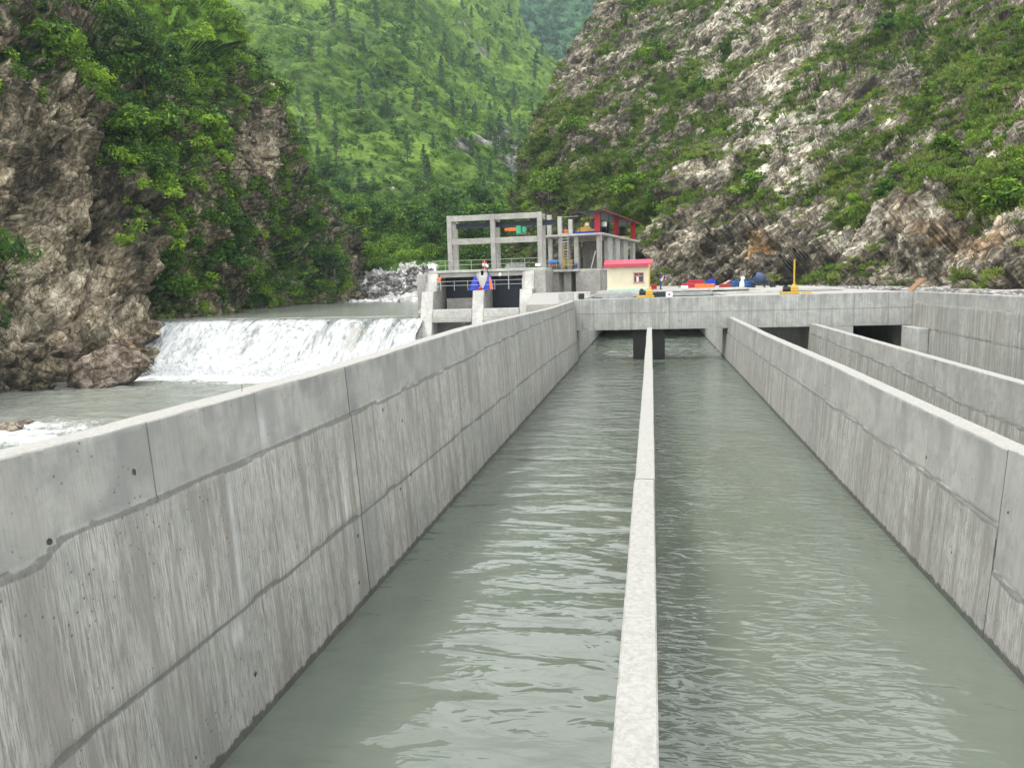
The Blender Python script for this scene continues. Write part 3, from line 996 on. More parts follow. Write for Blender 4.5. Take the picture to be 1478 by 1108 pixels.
# trees one can tell apart
def make_tree(name, label, R, H, hs, ncl, nlf, size, r, mat, group=None, lean=0.0):
    root = empty(name, (0, 0, 0), label, 'tree', group)
    V, t = crown_cards(R, H, ncl, nlf, size, r, hs, 0.62)
    np_mesh('crown', V.reshape(-1, 3), np.arange(len(V) * 4).reshape(-1, 4), mat, {'tint': np.repeat(t, 4)}, False, root)
    mb = MB()
    pts = [(0, 0, -0.8), (0.05 * R, 0.03 * R, hs * 0.5), (0.1 * R, -0.04 * R, hs + 0.35 * H), (0.05 * R, 0, hs + 0.8 * H)]
    rad = [0.055 * R + .06, 0.045 * R + .05, 0.03 * R + .03, 0.015]
    for i in range(3):
        mb.cyl(pts[i], pts[i + 1], rad[i], rad[i + 1], 8)
    for i in range(6):
        a = r.random() * 6.283
        z0 = hs * (0.5 + 0.4 * r.random())
        mb.cyl((0.07 * R, 0, z0), (R * .6 * math.cos(a), R * .6 * math.sin(a), z0 + H * (.3 + .4 * r.random())), 0.025 * R + .02, 0.01, 6)
    mb.build('trunk', MAT['bark'], root)
    return root


def make_pine(r, label, group):
    root = empty('pine_tree', (0, 0, 0), label, 'tree', group)
    Vs, T = [], []
    for k in range(13):
        z = 3.2 + k * 0.62
        L = 2.3 * (1 - k / 15.0) * (0.7 + 0.5 * r.random())
        for b in range(5):
            a = r.random() * 6.283
            m = 0.6 + 0.4 * r.random()
            V, t = leaf_cards(9, (L * m * .7 * math.cos(a), L * m * .7 * math.sin(a), z + 0.15 * r.normal()), (L * .34, L * .34, 0.22), 0.34, r, 0.7)
            Vs.append(V)
            T.append(t)
    V, t = np.concatenate(Vs), np.concatenate(T)
    np_mesh('crown', V.reshape(-1, 3), np.arange(len(V) * 4).reshape(-1, 4), MAT['needle'], {'tint': np.repeat(t, 4)}, False, root)
    mb = MB().cyl((0, 0, -1), (0.1, 0, 6), 0.2, 0.13, 7).cyl((0.1, 0, 6), (0, 0.05, 11.6), 0.13, 0.03, 7)
    for i in range(9):
        a = i * 2.4
        mb.cyl((0.05, 0, 3 + i * .8), (1.3 * math.cos(a), 1.3 * math.sin(a), 3.2 + i * .8), 0.05, 0.02, 5)
    mb.build('trunk', MAT['bark'], root)
    return root


def surf(T, px, py):
    """the terrain point that shows at a photo position"""
    i = np.argmin((T['Q'][..., 0] - px) ** 2 + (T['Q'][..., 1] - py) ** 2)
    return T['P'].reshape(-1, 3)[i]


rt = np.random.default_rng(5)
PAIRS = [
    ('spreading bright green tree growing out of the dark cleft in the left cliff', 45, 175, 3.4, 'leaf'),
    ('feathery dark green tree hanging over the river at the left edge', 5, 420, 4.6, 'leafdark'),
    ('second feathery dark tree lower at the left edge of the river', 8, 490, 4.0, 'leafdark'),
    ('rounded green tree at the water edge nearest the waterfall lip', 250, 430, 3.0, 'leafdark'),
    ('rounded light green tree at the cliff foot beside the pool', 345, 425, 4.2, 'leaf'),
    ('broad dark green tree at the cliff foot above the waterfall', 290, 405, 4.0, 'leafdark'),
    ('yellow-green bush high in the middle of the left cliff', 190, 205, 2.6, 'leaf'),
    ('dark bush under the grassy crest of the left cliff', 215, 120, 3.4, 'leafdark'),
    ('large leafy bush on the shoulder of the left cliff', 320, 90, 4.6, 'leaf'),
    ('dense bush standing on the nose of the left cliff', 385, 110, 4.6, 'leafdark'),
    ('bright green tree leaning off the right edge of the left cliff', 402, 150, 4.4, 'leaf'),
    ('round bright bush beside the tan rock face of the left cliff', 315, 225, 3.2, 'leaf'),
    ('small round tree below the tan rock face of the left cliff', 350, 320, 3.6, 'leafdark'),
    ('pale green bush near the middle of the left cliff', 235, 205, 3.0, 'leaf'),
    ('dark bush in the shaded middle of the left cliff', 210, 260, 3.0, 'leafdark'),
    ('tall leafy tree by the pool under the cliff nose', 430, 350, 5.0, 'leaf'),
    ('spreading tree at the pool edge under the cliff nose', 470, 395, 4.8, 'leafdark'),
    ('slanting bush above the overhang at the top left corner', 15, 70, 2.6, 'leafdark'),
    ('leafy bush on the sunny grass slope at the top left', 175, 35, 3.2, 'leaf'),
    ('dark bush beside the bare boulder near the top left', 120, 95, 2.6, 'leafdark'),
]
for lab, px, py, R, m in PAIRS:
    T = LC
    p = surf(T, px, py)
    t = make_tree('leafy_tree', lab, R, R * 0.95, R * 0.45, 15, 95, 0.28 + 0.02 * R, rt, MAT[m])
    t.location = [float(c) for c in p]
for lab, px, py, R, m in [
    ('rounded green tree at the left foot of the right hillside, above the machinery shed', 905, 285, 4.0, 'leaf'),
    ('wide green tree right of the shed on the right hillside', 945, 300, 4.6, 'leaf'),
    ('dark green bush on the upper right hillside near a pale scar', 1280, 45, 2.6, 'leafdark'),
    ('dark blue-green bush low on the right hillside', 1285, 290, 2.0, 'leafdark'),
    ('bright green bush on the right hillside below the big boulder', 950, 100, 4.0, 'leaf'),
    ('bushy tree growing on the crest of the right hillside', 930, 15, 4.8, 'leafdark'),
    ('leafy bush hanging down the rock at the right edge', 1450, 310, 2.6, 'leaf'),
    ('low bright bush in the middle of the right hillside', 1370, 235, 1.9, 'leaf'),
    ('bush above the orange rock scar of the right hillside', 1090, 285, 3.2, 'leaf'),
    ('bright leafy bush on the steep left edge of the right hillside', 835, 215, 4.2, 'leaf'),
    ('leafy tree at the lower left corner of the right hillside', 800, 290, 5.2, 'leaf'),
    ('green bush beside the upper boulder of the right hillside', 1010, 130, 3.0, 'leafdark'),
]:
    p = surf(RC, px, py)
    t = make_tree('leafy_tree', lab, R * 0.85, R * 0.75, R * 0.35, 11, 95, 0.24 + 0.02 * R, rt, MAT[m])
    t.location = [float(c) for c in p]
# smaller bushes of one kind, rooted on the ledges of the left cliff
bt = [make_tree('cliff_bush', 'leafy green bush rooted on a ledge of the left cliff', 2.2, 1.7, 0.7, 9, 80, 0.30, rt, MAT[m], 'bushes on the ledges of the left cliff') for m in ('leaf', 'leafdark', 'leaf')]
pts, k = sample(LC, 64, sstep(0.35, 0.6, LC['veg']) * (LC['Q'][..., 1] < 440), rt, (60, 500, 60, 440))
for i, p in enumerate(pts):
    s = 0.6 + 0.9 * rt.random()
    if i < 3:
        bt[i].location = [float(c) for c in p]
    else:
        dup(bt[i % 3], p, rt.random() * 6.28, s)
# the dark wood behind the unfinished frame
tp = [make_tree('broadleaf_tree', 'dense dark broadleaf tree in the wood behind the concrete frame', 4.6, 6.5, 2.4, 15, 90, 0.42, rt, MAT[m], 'broadleaf trees behind the concrete frame') for m in ('leafdark', 'leaf', 'leafdark')]
spots = [(505, 335), (525, 345), (545, 330), (560, 350), (580, 338), (600, 350), (618, 338), (640, 352), (658, 340), (676, 352), (694, 338), (712, 350),
         (730, 340), (748, 350), (766, 338), (784, 348), (600, 320), (640, 318), (690, 316), (740, 318), (480, 350), (455, 340), (660, 362), (625, 365), (720, 364), (770, 362)]
for i, (px, py) in enumerate(spots):
    p = surf(BK, px, py)
    if i < 3:
        tp[i].location = [float(c) for c in p]
        continue
    dup(tp[i % 3], p, rt.random() * 6.28, 0.65 + 0.6 * rt.random())
# trees of the lit clump left of the frame and on the mountain's foot
for lab, px, py, R in [('tall dark conifer-like tree at the foot of the green mountain', 470, 275, 6.5), ('broad dark tree at the foot of the green mountain, behind the cliff nose', 490, 300, 7.5),
                       ('bright green tree on the spur just right of the cliff nose', 430, 265, 6.0), ('leafy tree on the low spur above the pool', 520, 310, 5.0)]:
    p = surf(MM, px, py)
    t = make_tree('leafy_tree', lab, R * .8, R, R * .5, 16, 110, 0.5, rt, MAT['leafdark' if 'dark' in lab else 'leaf'])
    t.location = [float(c) for c in p]
# pines
pn = [make_pine(rt, 'slender pine tree scattered on the green mountainside', 'pines on the green mountainside') for _ in range(3)]
pts, k = sample(MM, 95, 0.4 + sstep(0.6, 0.4, MM['lush']), rt, (420, 800, -20, 300))
for i, p in enumerate(pts):
    s = 0.8 + 0.75 * rt.random()
    if i < 3:
        pn[i].location = [float(c) for c in p]
        pn[i].scale = (s, s, s)
    else:
        dup(pn[i % 3], p, rt.random() * 6.28, s)
# the bare-stemmed tree on the crest of the left cliff
root = empty('bare_tree', surf(LC, 318, 60), 'thin almost leafless tree standing above the left cliff crest', 'tree')
mb = MB().cyl((0, 0, -1), (0.1, 0, 4), .16, .12, 7).cyl((0.1, 0, 4), (-.1, 0, 9.5), .12, .04, 7)
for i in range(16):
    z = 3.5 + i * .37
    a = i * 2.4
    L = 2.8 - i * .12
    mb.cyl((0, 0, z), (L * math.cos(a), L * math.sin(a), z + .9), .05, .015, 5)
    mb.cyl((L * .6 * math.cos(a), L * .6 * math.sin(a), z + .55), (L * .9 * math.cos(a + .4), L * .9 * math.sin(a + .4), z + 1.5), .025, .01, 4)
mb.build('trunk', MAT['bark'], root)
V, t = crown_cards(2.4, 5, 10, 14, .2, rt, 4)
np_mesh('crown', V.reshape(-1, 3), np.arange(len(V) * 4).reshape(-1, 4), MAT['leafdark'], {'tint': np.repeat(t, 4)}, False, root)
#@@WORKS


# ------------------------------------------------------------------ water
def water_mat(name, body, wave, rough=0.04, foam=True):
    g = G(name)
    P = g.pos()
    h = wave(g, P)
    col = g.mix(g.step(g.noise(P, 0.35, 4, 0.6), 0.3, 0.7), tuple(c * 0.93 for c in body), tuple(c * 1.06 for c in body))
    r = rough
    if foam:
        fa = g.attr('foam')
        fn = g.noise(g.vec(P, (1.2, 1.2, 1.2)), 1.5, 6, 0.72, 1.2)
        fm = g.step(g.math('ADD', g.math('MULTIPLY', fn, 0.75), fa), 0.80, 1.05)
        col = g.mix(fm, col, (0.55, 0.565, 0.56))
        r = g.math('ADD', rough, g.math('MULTIPLY', fm, 0.6))
        h = g.math('ADD', h, g.math('MULTIPLY', fm, 0.03))
    nr = g.bump(h, 1.0, 1.0)
    return g.done(g.bsdf(col, r, nr, 1.0, IOR=1.33))


def chan_wave(g, P):
    sx = g.n('ShaderNodeSeparateXYZ')
    g.put(sx.inputs[0], P)
    right = g.step(sx.outputs[0], -0.3, 0.3)
    # left half: long lazy swells crossing the channel; right half: short choppy ripples
    a = g.noise(g.vec(P, (0.42, 1.0, 1)), 1.0, 2, 0.4, 0.7)
    a2 = g.noise(g.vec(P, (1.6, 3.6, 1)), 1.0, 2, 0.5, 0.8)
    b = g.noise(g.vec(P, (1.7, 4.2, 1), (0, 0, 0.35)), 1.0, 2, 0.45, 0.8)
    b2 = g.noise(g.vec(P, (5, 11, 1), (0, 0, -0.3)), 1.0, 2, 0.5, 0.4)
    gust = g.noise(g.vec(P, (0.5, 0.25, 1)), 1.0, 3, 0.6)
    left = g.math('ADD', g.math('MULTIPLY', a, 0.14), g.math('MULTIPLY', a2, 0.02))
    rgt = g.math('ADD', g.math('MULTIPLY', b, 0.062), g.math('MULTIPLY', b2, 0.010))
    rgt = g.math('MULTIPLY', rgt, g.math('ADD', 0.25, g.math('MULTIPLY', g.step(gust, 0.35, 0.7), 1.0)))
    near = g.step(sx.outputs[1], 40, 14)
    left = g.math('MULTIPLY', left, g.math('ADD', 0.65, g.math('MULTIPLY', gust, 0.7)))
    nd = g.n('ShaderNodeMix', data_type='FLOAT')
    g.put(nd.inputs[0], right)
    g.put(nd.inputs[2], left)
    g.put(nd.inputs[3], rgt)
    far = g.math('MULTIPLY', g.noise(g.vec(P, (1.6, 3.0, 1)), 1.0, 4, 0.6, 0.5), g.math('MULTIPLY', g.math('SUBTRACT', 1.0, near), 0.10))
    return g.math('ADD', nd.outputs[0], far)


MAT['water'] = water_mat('channel_water', (0.112, 0.130, 0.104), chan_wave, 0.02)


def water_sheet(name, xs, ys, zf, mat, foam, label):
    X, Y = np.meshgrid(xs, ys)
    Z = zf(X, Y)
    o = np_mesh(name, np.stack([X, Y, Z], -1), grid_quads(len(ys), len(xs)), mat, {'foam': foam(X, Y).ravel()}, True)
    return tag(o, label, 'water', kind='structure')


def n2(X, Y, sx, sy, seed, o=4):
    return fbm(np.stack([X / sx, Y / sy, X * 0 + .5], -1), o, seed)


def zc(X, Y):
    rough = sstep(50, 66, Y)
    return 0.02 * (n2(X, Y, 2.2, 1.0, 601) - .5) + rough * 0.45 * (n2(X, Y, 1.8, 1.4, 602, 4) - .5)


def fc(X, Y):
    return 0.30 * sstep(62, 74, Y) * (n2(X, Y, 1.6, 3.5, 603, 3)) + 0.1 * sstep(70, 84, Y)


ysn = np.concatenate([np.linspace(0.5, 50, 200)[:-1], np.linspace(50, 97, 280)])
water_sheet('channel_water', np.linspace(-6.3, 6.0, 90), ysn, zc, MAT['water'], fc, 'murky grey-green water filling the twin channel')
water_sheet('basin_water', np.linspace(6.01, 18.7, 40), np.linspace(-2, 76, 120), lambda X, Y: -0.6 + 0.02 * (n2(X, Y, 2, 1, 605) - .5), MAT['water'], lambda X, Y: X * 0, 'still grey-green water in the right hand basins')


def river_wave(g, P):
    a = g.noise(g.vec(P, (0.5, 0.9, 1), (0, 0, 0.3)), 1.0, 5, 0.6, 0.6)
    b = g.noise(P, 3.0, 3, 0.6)
    return g.math('ADD', g.math('MULTIPLY', a, 0.30), g.math('MULTIPLY', b, 0.03))


MAT['river'] = water_mat('river_water', (0.20, 0.212, 0.183), river_wave, 0.12)
WL, WR = np.array([-66.0, 87.26]), np.array([-24.6, 81.2])       # weir crest, left and right end


def crest_y(X):
    t = (X - WL[0]) / (WR[0] - WL[0])
    return WL[1] + t * (WR[1] - WL[1])


def zr(X, Y):
    boil = sstep(22, 2, crest_y(X) - 10 - Y)
    rap = np.exp(-(((X + 42) / 12) ** 2 + ((Y - 43) / 8) ** 2))
    return -3.1 + 0.5 * (n2(X, Y, 4, 3, 611) - .5) + boil * 0.9 * (n2(X, Y, 2.2, 1.6, 612) - .45) + rap * 1.3 * (n2(X, Y, 2.4, 1.8, 613) - .3)


def fr(X, Y):
    d = crest_y(X) - 10.5 - Y
    rap = np.exp(-(((X + 42) / 12) ** 2 + ((Y - 43) / 7.5) ** 2))
    st = n2(X + 0.35 * Y, Y - 0.3 * X, 5.0, 1.6, 614)
    return 0.70 * sstep(6, 0, d) * (0.35 + n2(X, Y, 2.2, 2.2, 615)) + 0.25 * sstep(3, 0, d) + 0.50 * sstep(30, 3, d) * st + 0.58 * rap + 0.34 * (st - .42)


water_sheet('river_water', np.linspace(-90, -6.6, 330), np.linspace(-10, 82, 330), zr, MAT['river'], fr, 'foaming grey river below the weir')
water_sheet('pool_water', np.linspace(-150, -6.6, 160), np.concatenate([np.linspace(0, 1, 160)]) * 150 + 80.0,
            lambda X, Y: np.where(Y < crest_y(X) + .3, -8.0, 2.78 + 0.10 * (n2(X, Y, 3, 2, 621) - .5)), MAT['river'], lambda X, Y: 0.25 * (n2(X, Y, 9, 1.5, 622) - .45), 'calm grey pool held above the weir')

# falling water: an ogee sheet from the crest to the foot
g = G('falling_water')
uvn = g.attr('uu')
vvn = g.attr('vv')
cb = g.n('ShaderNodeCombineXYZ')
g.put(cb.inputs[0], uvn)
g.put(cb.inputs[1], vvn)
n1 = g.noise(g.vec(cb.outputs[0], (2.6, 0.55, 1)), 1.0, 5, 0.7, 0.5)
n3 = g.noise(g.vec(cb.outputs[0], (0.55, 0.16, 1)), 1.0, 3, 0.6, 0.3)
n4 = g.noise(g.vec(cb.outputs[0], (7, 2.4, 1)), 1.0, 4, 0.75)
f = g.math('ADD', g.math('MULTIPLY', n1, 0.5), g.math('ADD', g.math('MULTIPLY', n3, 0.35), g.math('MULTIPLY', n4, 0.3)))
f = g.math('ADD', f, g.math('MULTIPLY', g.attr('white'), 0.26))
fm = g.step(f, 0.58, 0.90)
col = g.mix(fm, (0.15, 0.162, 0.145), (0.56, 0.575, 0.57))
MAT['fall'] = g.done(g.bsdf(col, g.math('ADD', 0.2, g.math('MULTIPLY', fm, 0.6)), g.bump(g.math('ADD', g.math('MULTIPLY', n1, .25), g.math('MULTIPLY', n4, .12)), 1, 0.8), 0.4))
nu, nv = 620, 150
u = np.linspace(0, 1, nu)
v = np.linspace(0, 1, nv)
U, Vv = np.meshgrid(u, v)
# profile: run (towards the viewer) and height
pr = np.array([(-1.2, 2.74), (0, 2.72), (1.2, 2.50), (2.4, 1.95), (4.0, 0.85), (5.8, -0.6), (7.4, -1.9), (8.8, -2.8), (10.4, -3.25)])
prd = catmull(pr, nv, 0)
run, zz = prd[:, 0], prd[:, 1]
Lw = np.linalg.norm(WR - WL)
wx = WL[0] + (WR[0] - WL[0]) * U
wy0 = WL[1] + (WR[1] - WL[1]) * U
uu, vv = U * Lw, Vv * 13.0
st = fbm(np.stack([uu * 1.5, vv * 0.35, uu * 0], -1), 4, 630) - .5
st2 = fbm(np.stack([uu * 4.5, vv * 1.6, uu * 0], -1), 3, 631) - .5
cl = fbm(np.stack([uu * .5, vv * 0.05, uu * 0], -1), 3, 632) - .5
amp = sstep(0.06, 0.35, Vv)
rr = run[:, None] + amp * (1.3 * st + 0.75 * st2 + 1.6 * cl)
P = np.stack([wx, wy0 - rr, zz[:, None] + amp * 0.35 * st + 0 * U], -1)
white = sstep(0.10, 0.32, Vv + 0.12 * cl) + 0.35 * sstep(0.6, 0.95, Vv) - 0.15
for uc, w in ((0.74, 0.012), (0.855, 0.015), (0.94, 0.009), (0.48, .006)):     # smooth tongues over the crest blocks
    white -= 1.3 * np.exp(-((U - uc + 0.012 * Vv * 4) / w) ** 2) * sstep(0.75, 0.1, Vv)
o = np_mesh('waterfall', P, grid_quads(nv, nu), MAT['fall'], dict(uu=uu.ravel(), vv=vv.ravel(), white=white.ravel()), True)
tag(o, 'white sheet of water pouring over the long weir', 'waterfall', kind='structure')
# the weir body under the water
mb = MB()
for (x0, y0), (x1, y1) in (((WL[0] - 6, WL[1] + .9), (WR[0], WR[1])),):
    prof = [(-2.6, 2.2), (0, 2.45), (2.4, 1.5), (5.8, -1.1), (8.8, -3.4), (9, -7), (-2.6, -7)]
    vs = [(x0, y0 - a, b) for a, b in prof] + [(x1, y1 - a, b) for a, b in prof]
    n = len(prof)
    mb.add(vs, [tuple(range(n)), tuple(range(2 * n - 1, n - 1, -1))] + [(i, i + n, (i + 1) % n + n, (i + 1) % n) for i in range(n)])
tag(mb.build('weir', MAT['gate']), 'long concrete weir hidden under the falling water', 'weir')
# spray and drops thrown up at the foot
V = []
for i in range(9000):
    uq = rng.random()
    x = WL[0] + (WR[0] - WL[0]) * uq
    y = crest_y(x) - 8.2 - abs(rng.normal()) * 1.6
    z = -3.0 + abs(rng.normal()) * 0.75
    s = 0.02 + 0.05 * rng.random()
    d = rng.normal(size=(4, 3)) * s
    V.append(np.array([x, y, z]) + d)
V = np.array(V)
tri = np.array([[0, 1, 2], [0, 2, 3], [0, 3, 1], [1, 3, 2]])
Qd = (np.arange(len(V))[:, None, None] * 4 + tri[None]).reshape(-1, 3)
g = G('spray_drops')
MAT['spray'] = g.done(g.bsdf((0.56, 0.575, 0.57), 0.4, None, 0.4))
tag(np_mesh('spray', V.reshape(-1, 3), Qd, MAT['spray']), 'white spray at the foot of the waterfall', 'spray', kind='stuff')


# ------------------------------------------------------------------ channel walls
def interp(xs, ys):
    return lambda Y: np.interp(Y, xs, ys)


def make_wall(name, label, x_top, x_bot, ztop, thick, sgn, y0, y1, joints, cracks=(), zlow=-0.8, fine=0.03, seed=0, top_tone=0.35, mat='wall',
              efflo=(), nz=92, marks=1.0, lips=0.02):
    ys = [y0]
    while ys[-1] < y1:
        ys.append(ys[-1] + max(fine, 0.004 * ys[-1]))
    ys[-1] = y1
    # extra close lines around each formwork crack so that it stays crisp
    ys = np.array(sorted(ys + [c[0] + d for c in cracks for d in (-.02, -.008, 0, .008, .02)]))
    t = np.linspace(0, 1, nz)
    zt = ztop(ys)
    Z = zlow + (zt[None, :] - 0.02 - zlow) * t[:, None]
    Y = np.broadcast_to(ys, Z.shape).copy()
    fr_ = np.clip(Z / zt[None, :], -0.3, 1)
    X = x_bot + (x_top - x_bot) * fr_
    a = np.stack([Y * 0, Y, Z], -1)
    J = np.zeros_like(Z)
    T = np.zeros_like(Z)
    ST = np.ones_like(Z)
    D = 0.010 * (fbm(a / 1.1, 3, seed) - .5)
    prev = None
    for k, (jf, wid, inten) in enumerate(joints):
        jag = 0.10 * (fbm(np.stack([ys * 1.3, ys * 0, ys * 0 + k * 7.7], -1), 5, seed + 5) - .5)
        zj = jf(ys) + jag
        d = Z - zj[None, :]
        wl = wid * (0.5 + 1.1 * fbm(np.stack([ys * 2.2, ys * 0, ys * 0 + k * 3.1], -1), 4, seed + 9))
        # sharp upper edge, ragged paste hanging below the joint
        J = np.maximum(J, inten * np.where(d > 0, sstep(0.025, 0.0, d), sstep(1.0, 0.25, -d / wl[None, :])))
        above = sstep(-0.012, 0.012, d)
        D -= (1 - above) * lips * (-1 if k == 0 else .6)
        D -= 0.018 * np.exp(-(d / 0.02) ** 2)
        if k == 0:
            T += above * top_tone * (0.55 + 0.9 * (fbm(a / 0.9, 4, seed + 3) - .2))
            ST *= 1 - 0.72 * above
        run = np.where(d < 0, np.exp(d / 0.55), 0)
        T += 0.30 * run * inten * sstep(0.45, 0.75, fbm(np.stack([Y * 6, Z * .3, Y * 0], -1), 3, seed + 21))
    CRK = np.zeros_like(Z)
    for c in cracks:
        yc, z0, z1 = c[0], c[1], c[2]
        wob = 0.012 * (fbm(np.stack([Z[:, 0] * 3, Z[:, 0] * 0, Z[:, 0] * 0 + yc], -1), 3, seed + 31) - .5)
        dd = np.abs(Y - yc - wob[:, None])
        CRK = np.maximum(CRK, c[3] * sstep(0.020, 0.006, dd) * ((Z > z0) & (Z < z1)))
        if len(c) > 4:
            T += c[4] * np.exp(-np.clip(Y - yc, 0, 9) / 0.5) * (Y > yc)
        D -= 0.012 * sstep(0.015, 0.0, dd) * ((Z > z0) & (Z < z1))
    EF = np.zeros_like(Z)
    for yc, z0, z1, w in efflo:
        EF = np.maximum(EF, 0.26 * np.exp(-((Y - yc - 0.04 * (Z - z0)) / w) ** 2) * sstep(z0 - .1, z0 + .1, Z) * sstep(z1, z1 - .25, Z) * (0.4 + fbm(a * 7, 3, seed + 41)))
    pan = vnoise(np.stack([np.floor(Y / 2.4 + seed), np.floor(Z / 1.9), Y * 0], -1), seed + 51)
    T += 0.30 * (pan - .4) * np.where(ST > .5, 1, .4)
    big_ = fbm(np.stack([Y * 1.1, Z * .25, Y * 0], -1), 4, seed + 52)
    T += 0.9 * np.clip(big_ - .54, 0, 1) * ST
    T += 0.55 * sstep(.52, .68, fbm(np.stack([Y * 1.6, Z * 1.1, Y * 0], -1), 5, seed + 53)) * (1 - ST)
    T += 0.4 * sstep(zt[None, :] - .45, zt[None, :] - .02, Z) * sstep(.45, .65, fbm(np.stack([Y * 4, Z * .6, Y * 0], -1), 4, seed + 54))
    X = X + sgn * D
    rows = [np.stack([X, Y, Z], -1)]
    # rounded arris, top, back
    topn = 7
    xa = X[-1]
    tops = []
    for i in range(topn):
        q = i / (topn - 1)
        xx = xa - sgn * (0.018 + q * (thick - 0.036))
        zz_ = zt + 0.016 * (fbm(np.stack([ys * 1.5, ys * 0 + q * 2, ys * 0], -1), 4, seed + 61) - .5)
        tops.append(np.stack([xx, ys, zz_], -1))
    bx = xa - sgn * thick
    tops.append(np.stack([bx, ys, zt - 0.025], -1))
    tops.append(np.stack([bx - sgn * .02, ys, zt * 0 - 7.0 if sgn > 0 and x_top < 0 else zt * 0 + zlow], -1))
    tops = np.array(tops)
    P = np.concatenate([rows[0], tops], 0)
    ext = len(tops)

    def pad(A, val=0.0):
        return np.concatenate([A, np.full((ext, A.shape[1]), val)], 0).ravel()
    nvv, nuu = P.shape[:2]
    Qd = grid_quads(nvv, nuu)
    V = P.reshape(-1, 3)
    # end caps
    caps = []
    o = np_mesh(name, V, Qd, MAT[mat], dict(joint=pad(J), tone=pad(np.clip(T, 0, 1)), streak=pad(ST * marks, .4), crack=pad(CRK), efflo=pad(EF)), True)
    import bmesh
    bm = bmesh.new()
    bm.from_mesh(o.data)
    bm.verts.ensure_lookup_table()
    for col in (0, nuu - 1):
        loop = [bm.verts[r * nuu + col] for r in range(nvv)]
        bm.faces.new(loop)
    bmesh.ops.recalc_face_normals(bm, faces=bm.faces)
    bm.to_mesh(o.data)
    bm.free()
    try:
        o.data.set_sharp_from_angle(angle=math.radians(40))
    except Exception:
        pass
    return tag(o, label, 'wall')


ztL = interp([0, 5.7, 7, 13.7, 18, 24, 32, 45, 58], [4.68, 4.67, 4.63, 4.61, 4.66, 4.72, 4.66, 4.56, 4.62])
j1 = interp([0, 5.6, 5.97, 6.25, 6.5, 8.1, 11.5, 16.3, 23, 28, 40, 58], [3.62, 3.64, 3.63, 3.75, 3.77, 3.71, 3.73, 3.70, 3.82, 3.93, 4.02, 4.15])
j2 = interp([0, 5.7, 13, 24, 41, 58], [1.80, 1.72, 1.74, 1.76, 1.78, 1.5])
make_wall('channel_wall', 'tall stained concrete wall between the channel and the river, left of the water', -5.80, -5.54, ztL, 0.42, 1, 1.0, 57.9,
          [(j1, 0.11, 1.0), (j2, 0.10, 1.0)],
          [(13.6, -1, 5, 1.0, .6), (22.9, -1, 3.85, .8, .25), (7.75, 3.7, 5, .6), (10.2, 3.7, 5, .25), (31.5, -1, 5, .5, .2), (44, -1, 5, .5, .2)],
          seed=3, efflo=[(9.15, 1.75, 3.6, .05), (12.9, 1.8, 2.9, .05), (10.3, 3.75, 4.5, .09), (9.0, 1.3, 1.75, .12)])
ztR = interp([0, 12.9, 13.2, 26, 40, 58], [3.28, 3.26, 3.22, 3.22, 3.13, 3.15])
jr = interp([0, 9, 13.08, 13.12, 18, 26, 40, 58], [1.1, 1.12, 1.20, 1.95, 2.02, 2.05, 2.0, 2.0])
make_wall('channel_wall', 'low concrete wall along the right side of the channel', 5.62, 5.42, ztR, 0.40, -1, 1.0, 60.6,
          [(jr, 0.13, .9)], [(13.1, -1, 5, .9, .1), (26.2, -1, 5, .6, .3), (39.5, -1, 5, .5, .2), (51, -1, 5, .5, .2)], seed=40, top_tone=0.30)
zt2 = interp([0, 30, 58], [2.57, 2.55, 2.60])
jw2 = interp([0, 30, 36, 44, 57], [1.0, 1.25, 1.55, 1.75, 1.95])
make_wall('channel_wall', 'concrete dividing wall between the two right hand basins', 11.3, 11.2, zt2, 0.40, -1, 14, 57.9,
          [(jw2, 0.16, .9)], [(33.0, -1, 4, .7, .2), (52, -1, 4, .9, .3), (24, -1, 4, .7, .2)], seed=70, top_tone=0.2, fine=0.06, nz=60)
jo = interp([0, 41, 60], [3.75, 3.85, 3.95])
jo2 = interp([0, 41, 60], [2.1, 2.15, 2.3])
make_wall('boundary_wall', 'high concrete boundary wall along the far right of the basins', 18.22, 18.15, interp([0, 60], [4.72, 4.70]), 0.42, -1, 22, 57.9,
          [(jo, 0.10, .55), (jo2, 0.16, .7)], [(42, -1, 5, .9, .15), (34, -1, 5, .7, .2), (50, -1, 5, .5, .2)], seed=90, top_tone=0.1, fine=0.06, nz=80)
# corner pilaster where boundary wall and bridge meet
mb = MB().box(17.5, 18.14, 54.4, 57.9, -1, 2.33, c=.03)
tag(mb.build('pilaster', MAT['bridge']), 'squat concrete pilaster in the corner of bridge and boundary wall', 'pilaster')

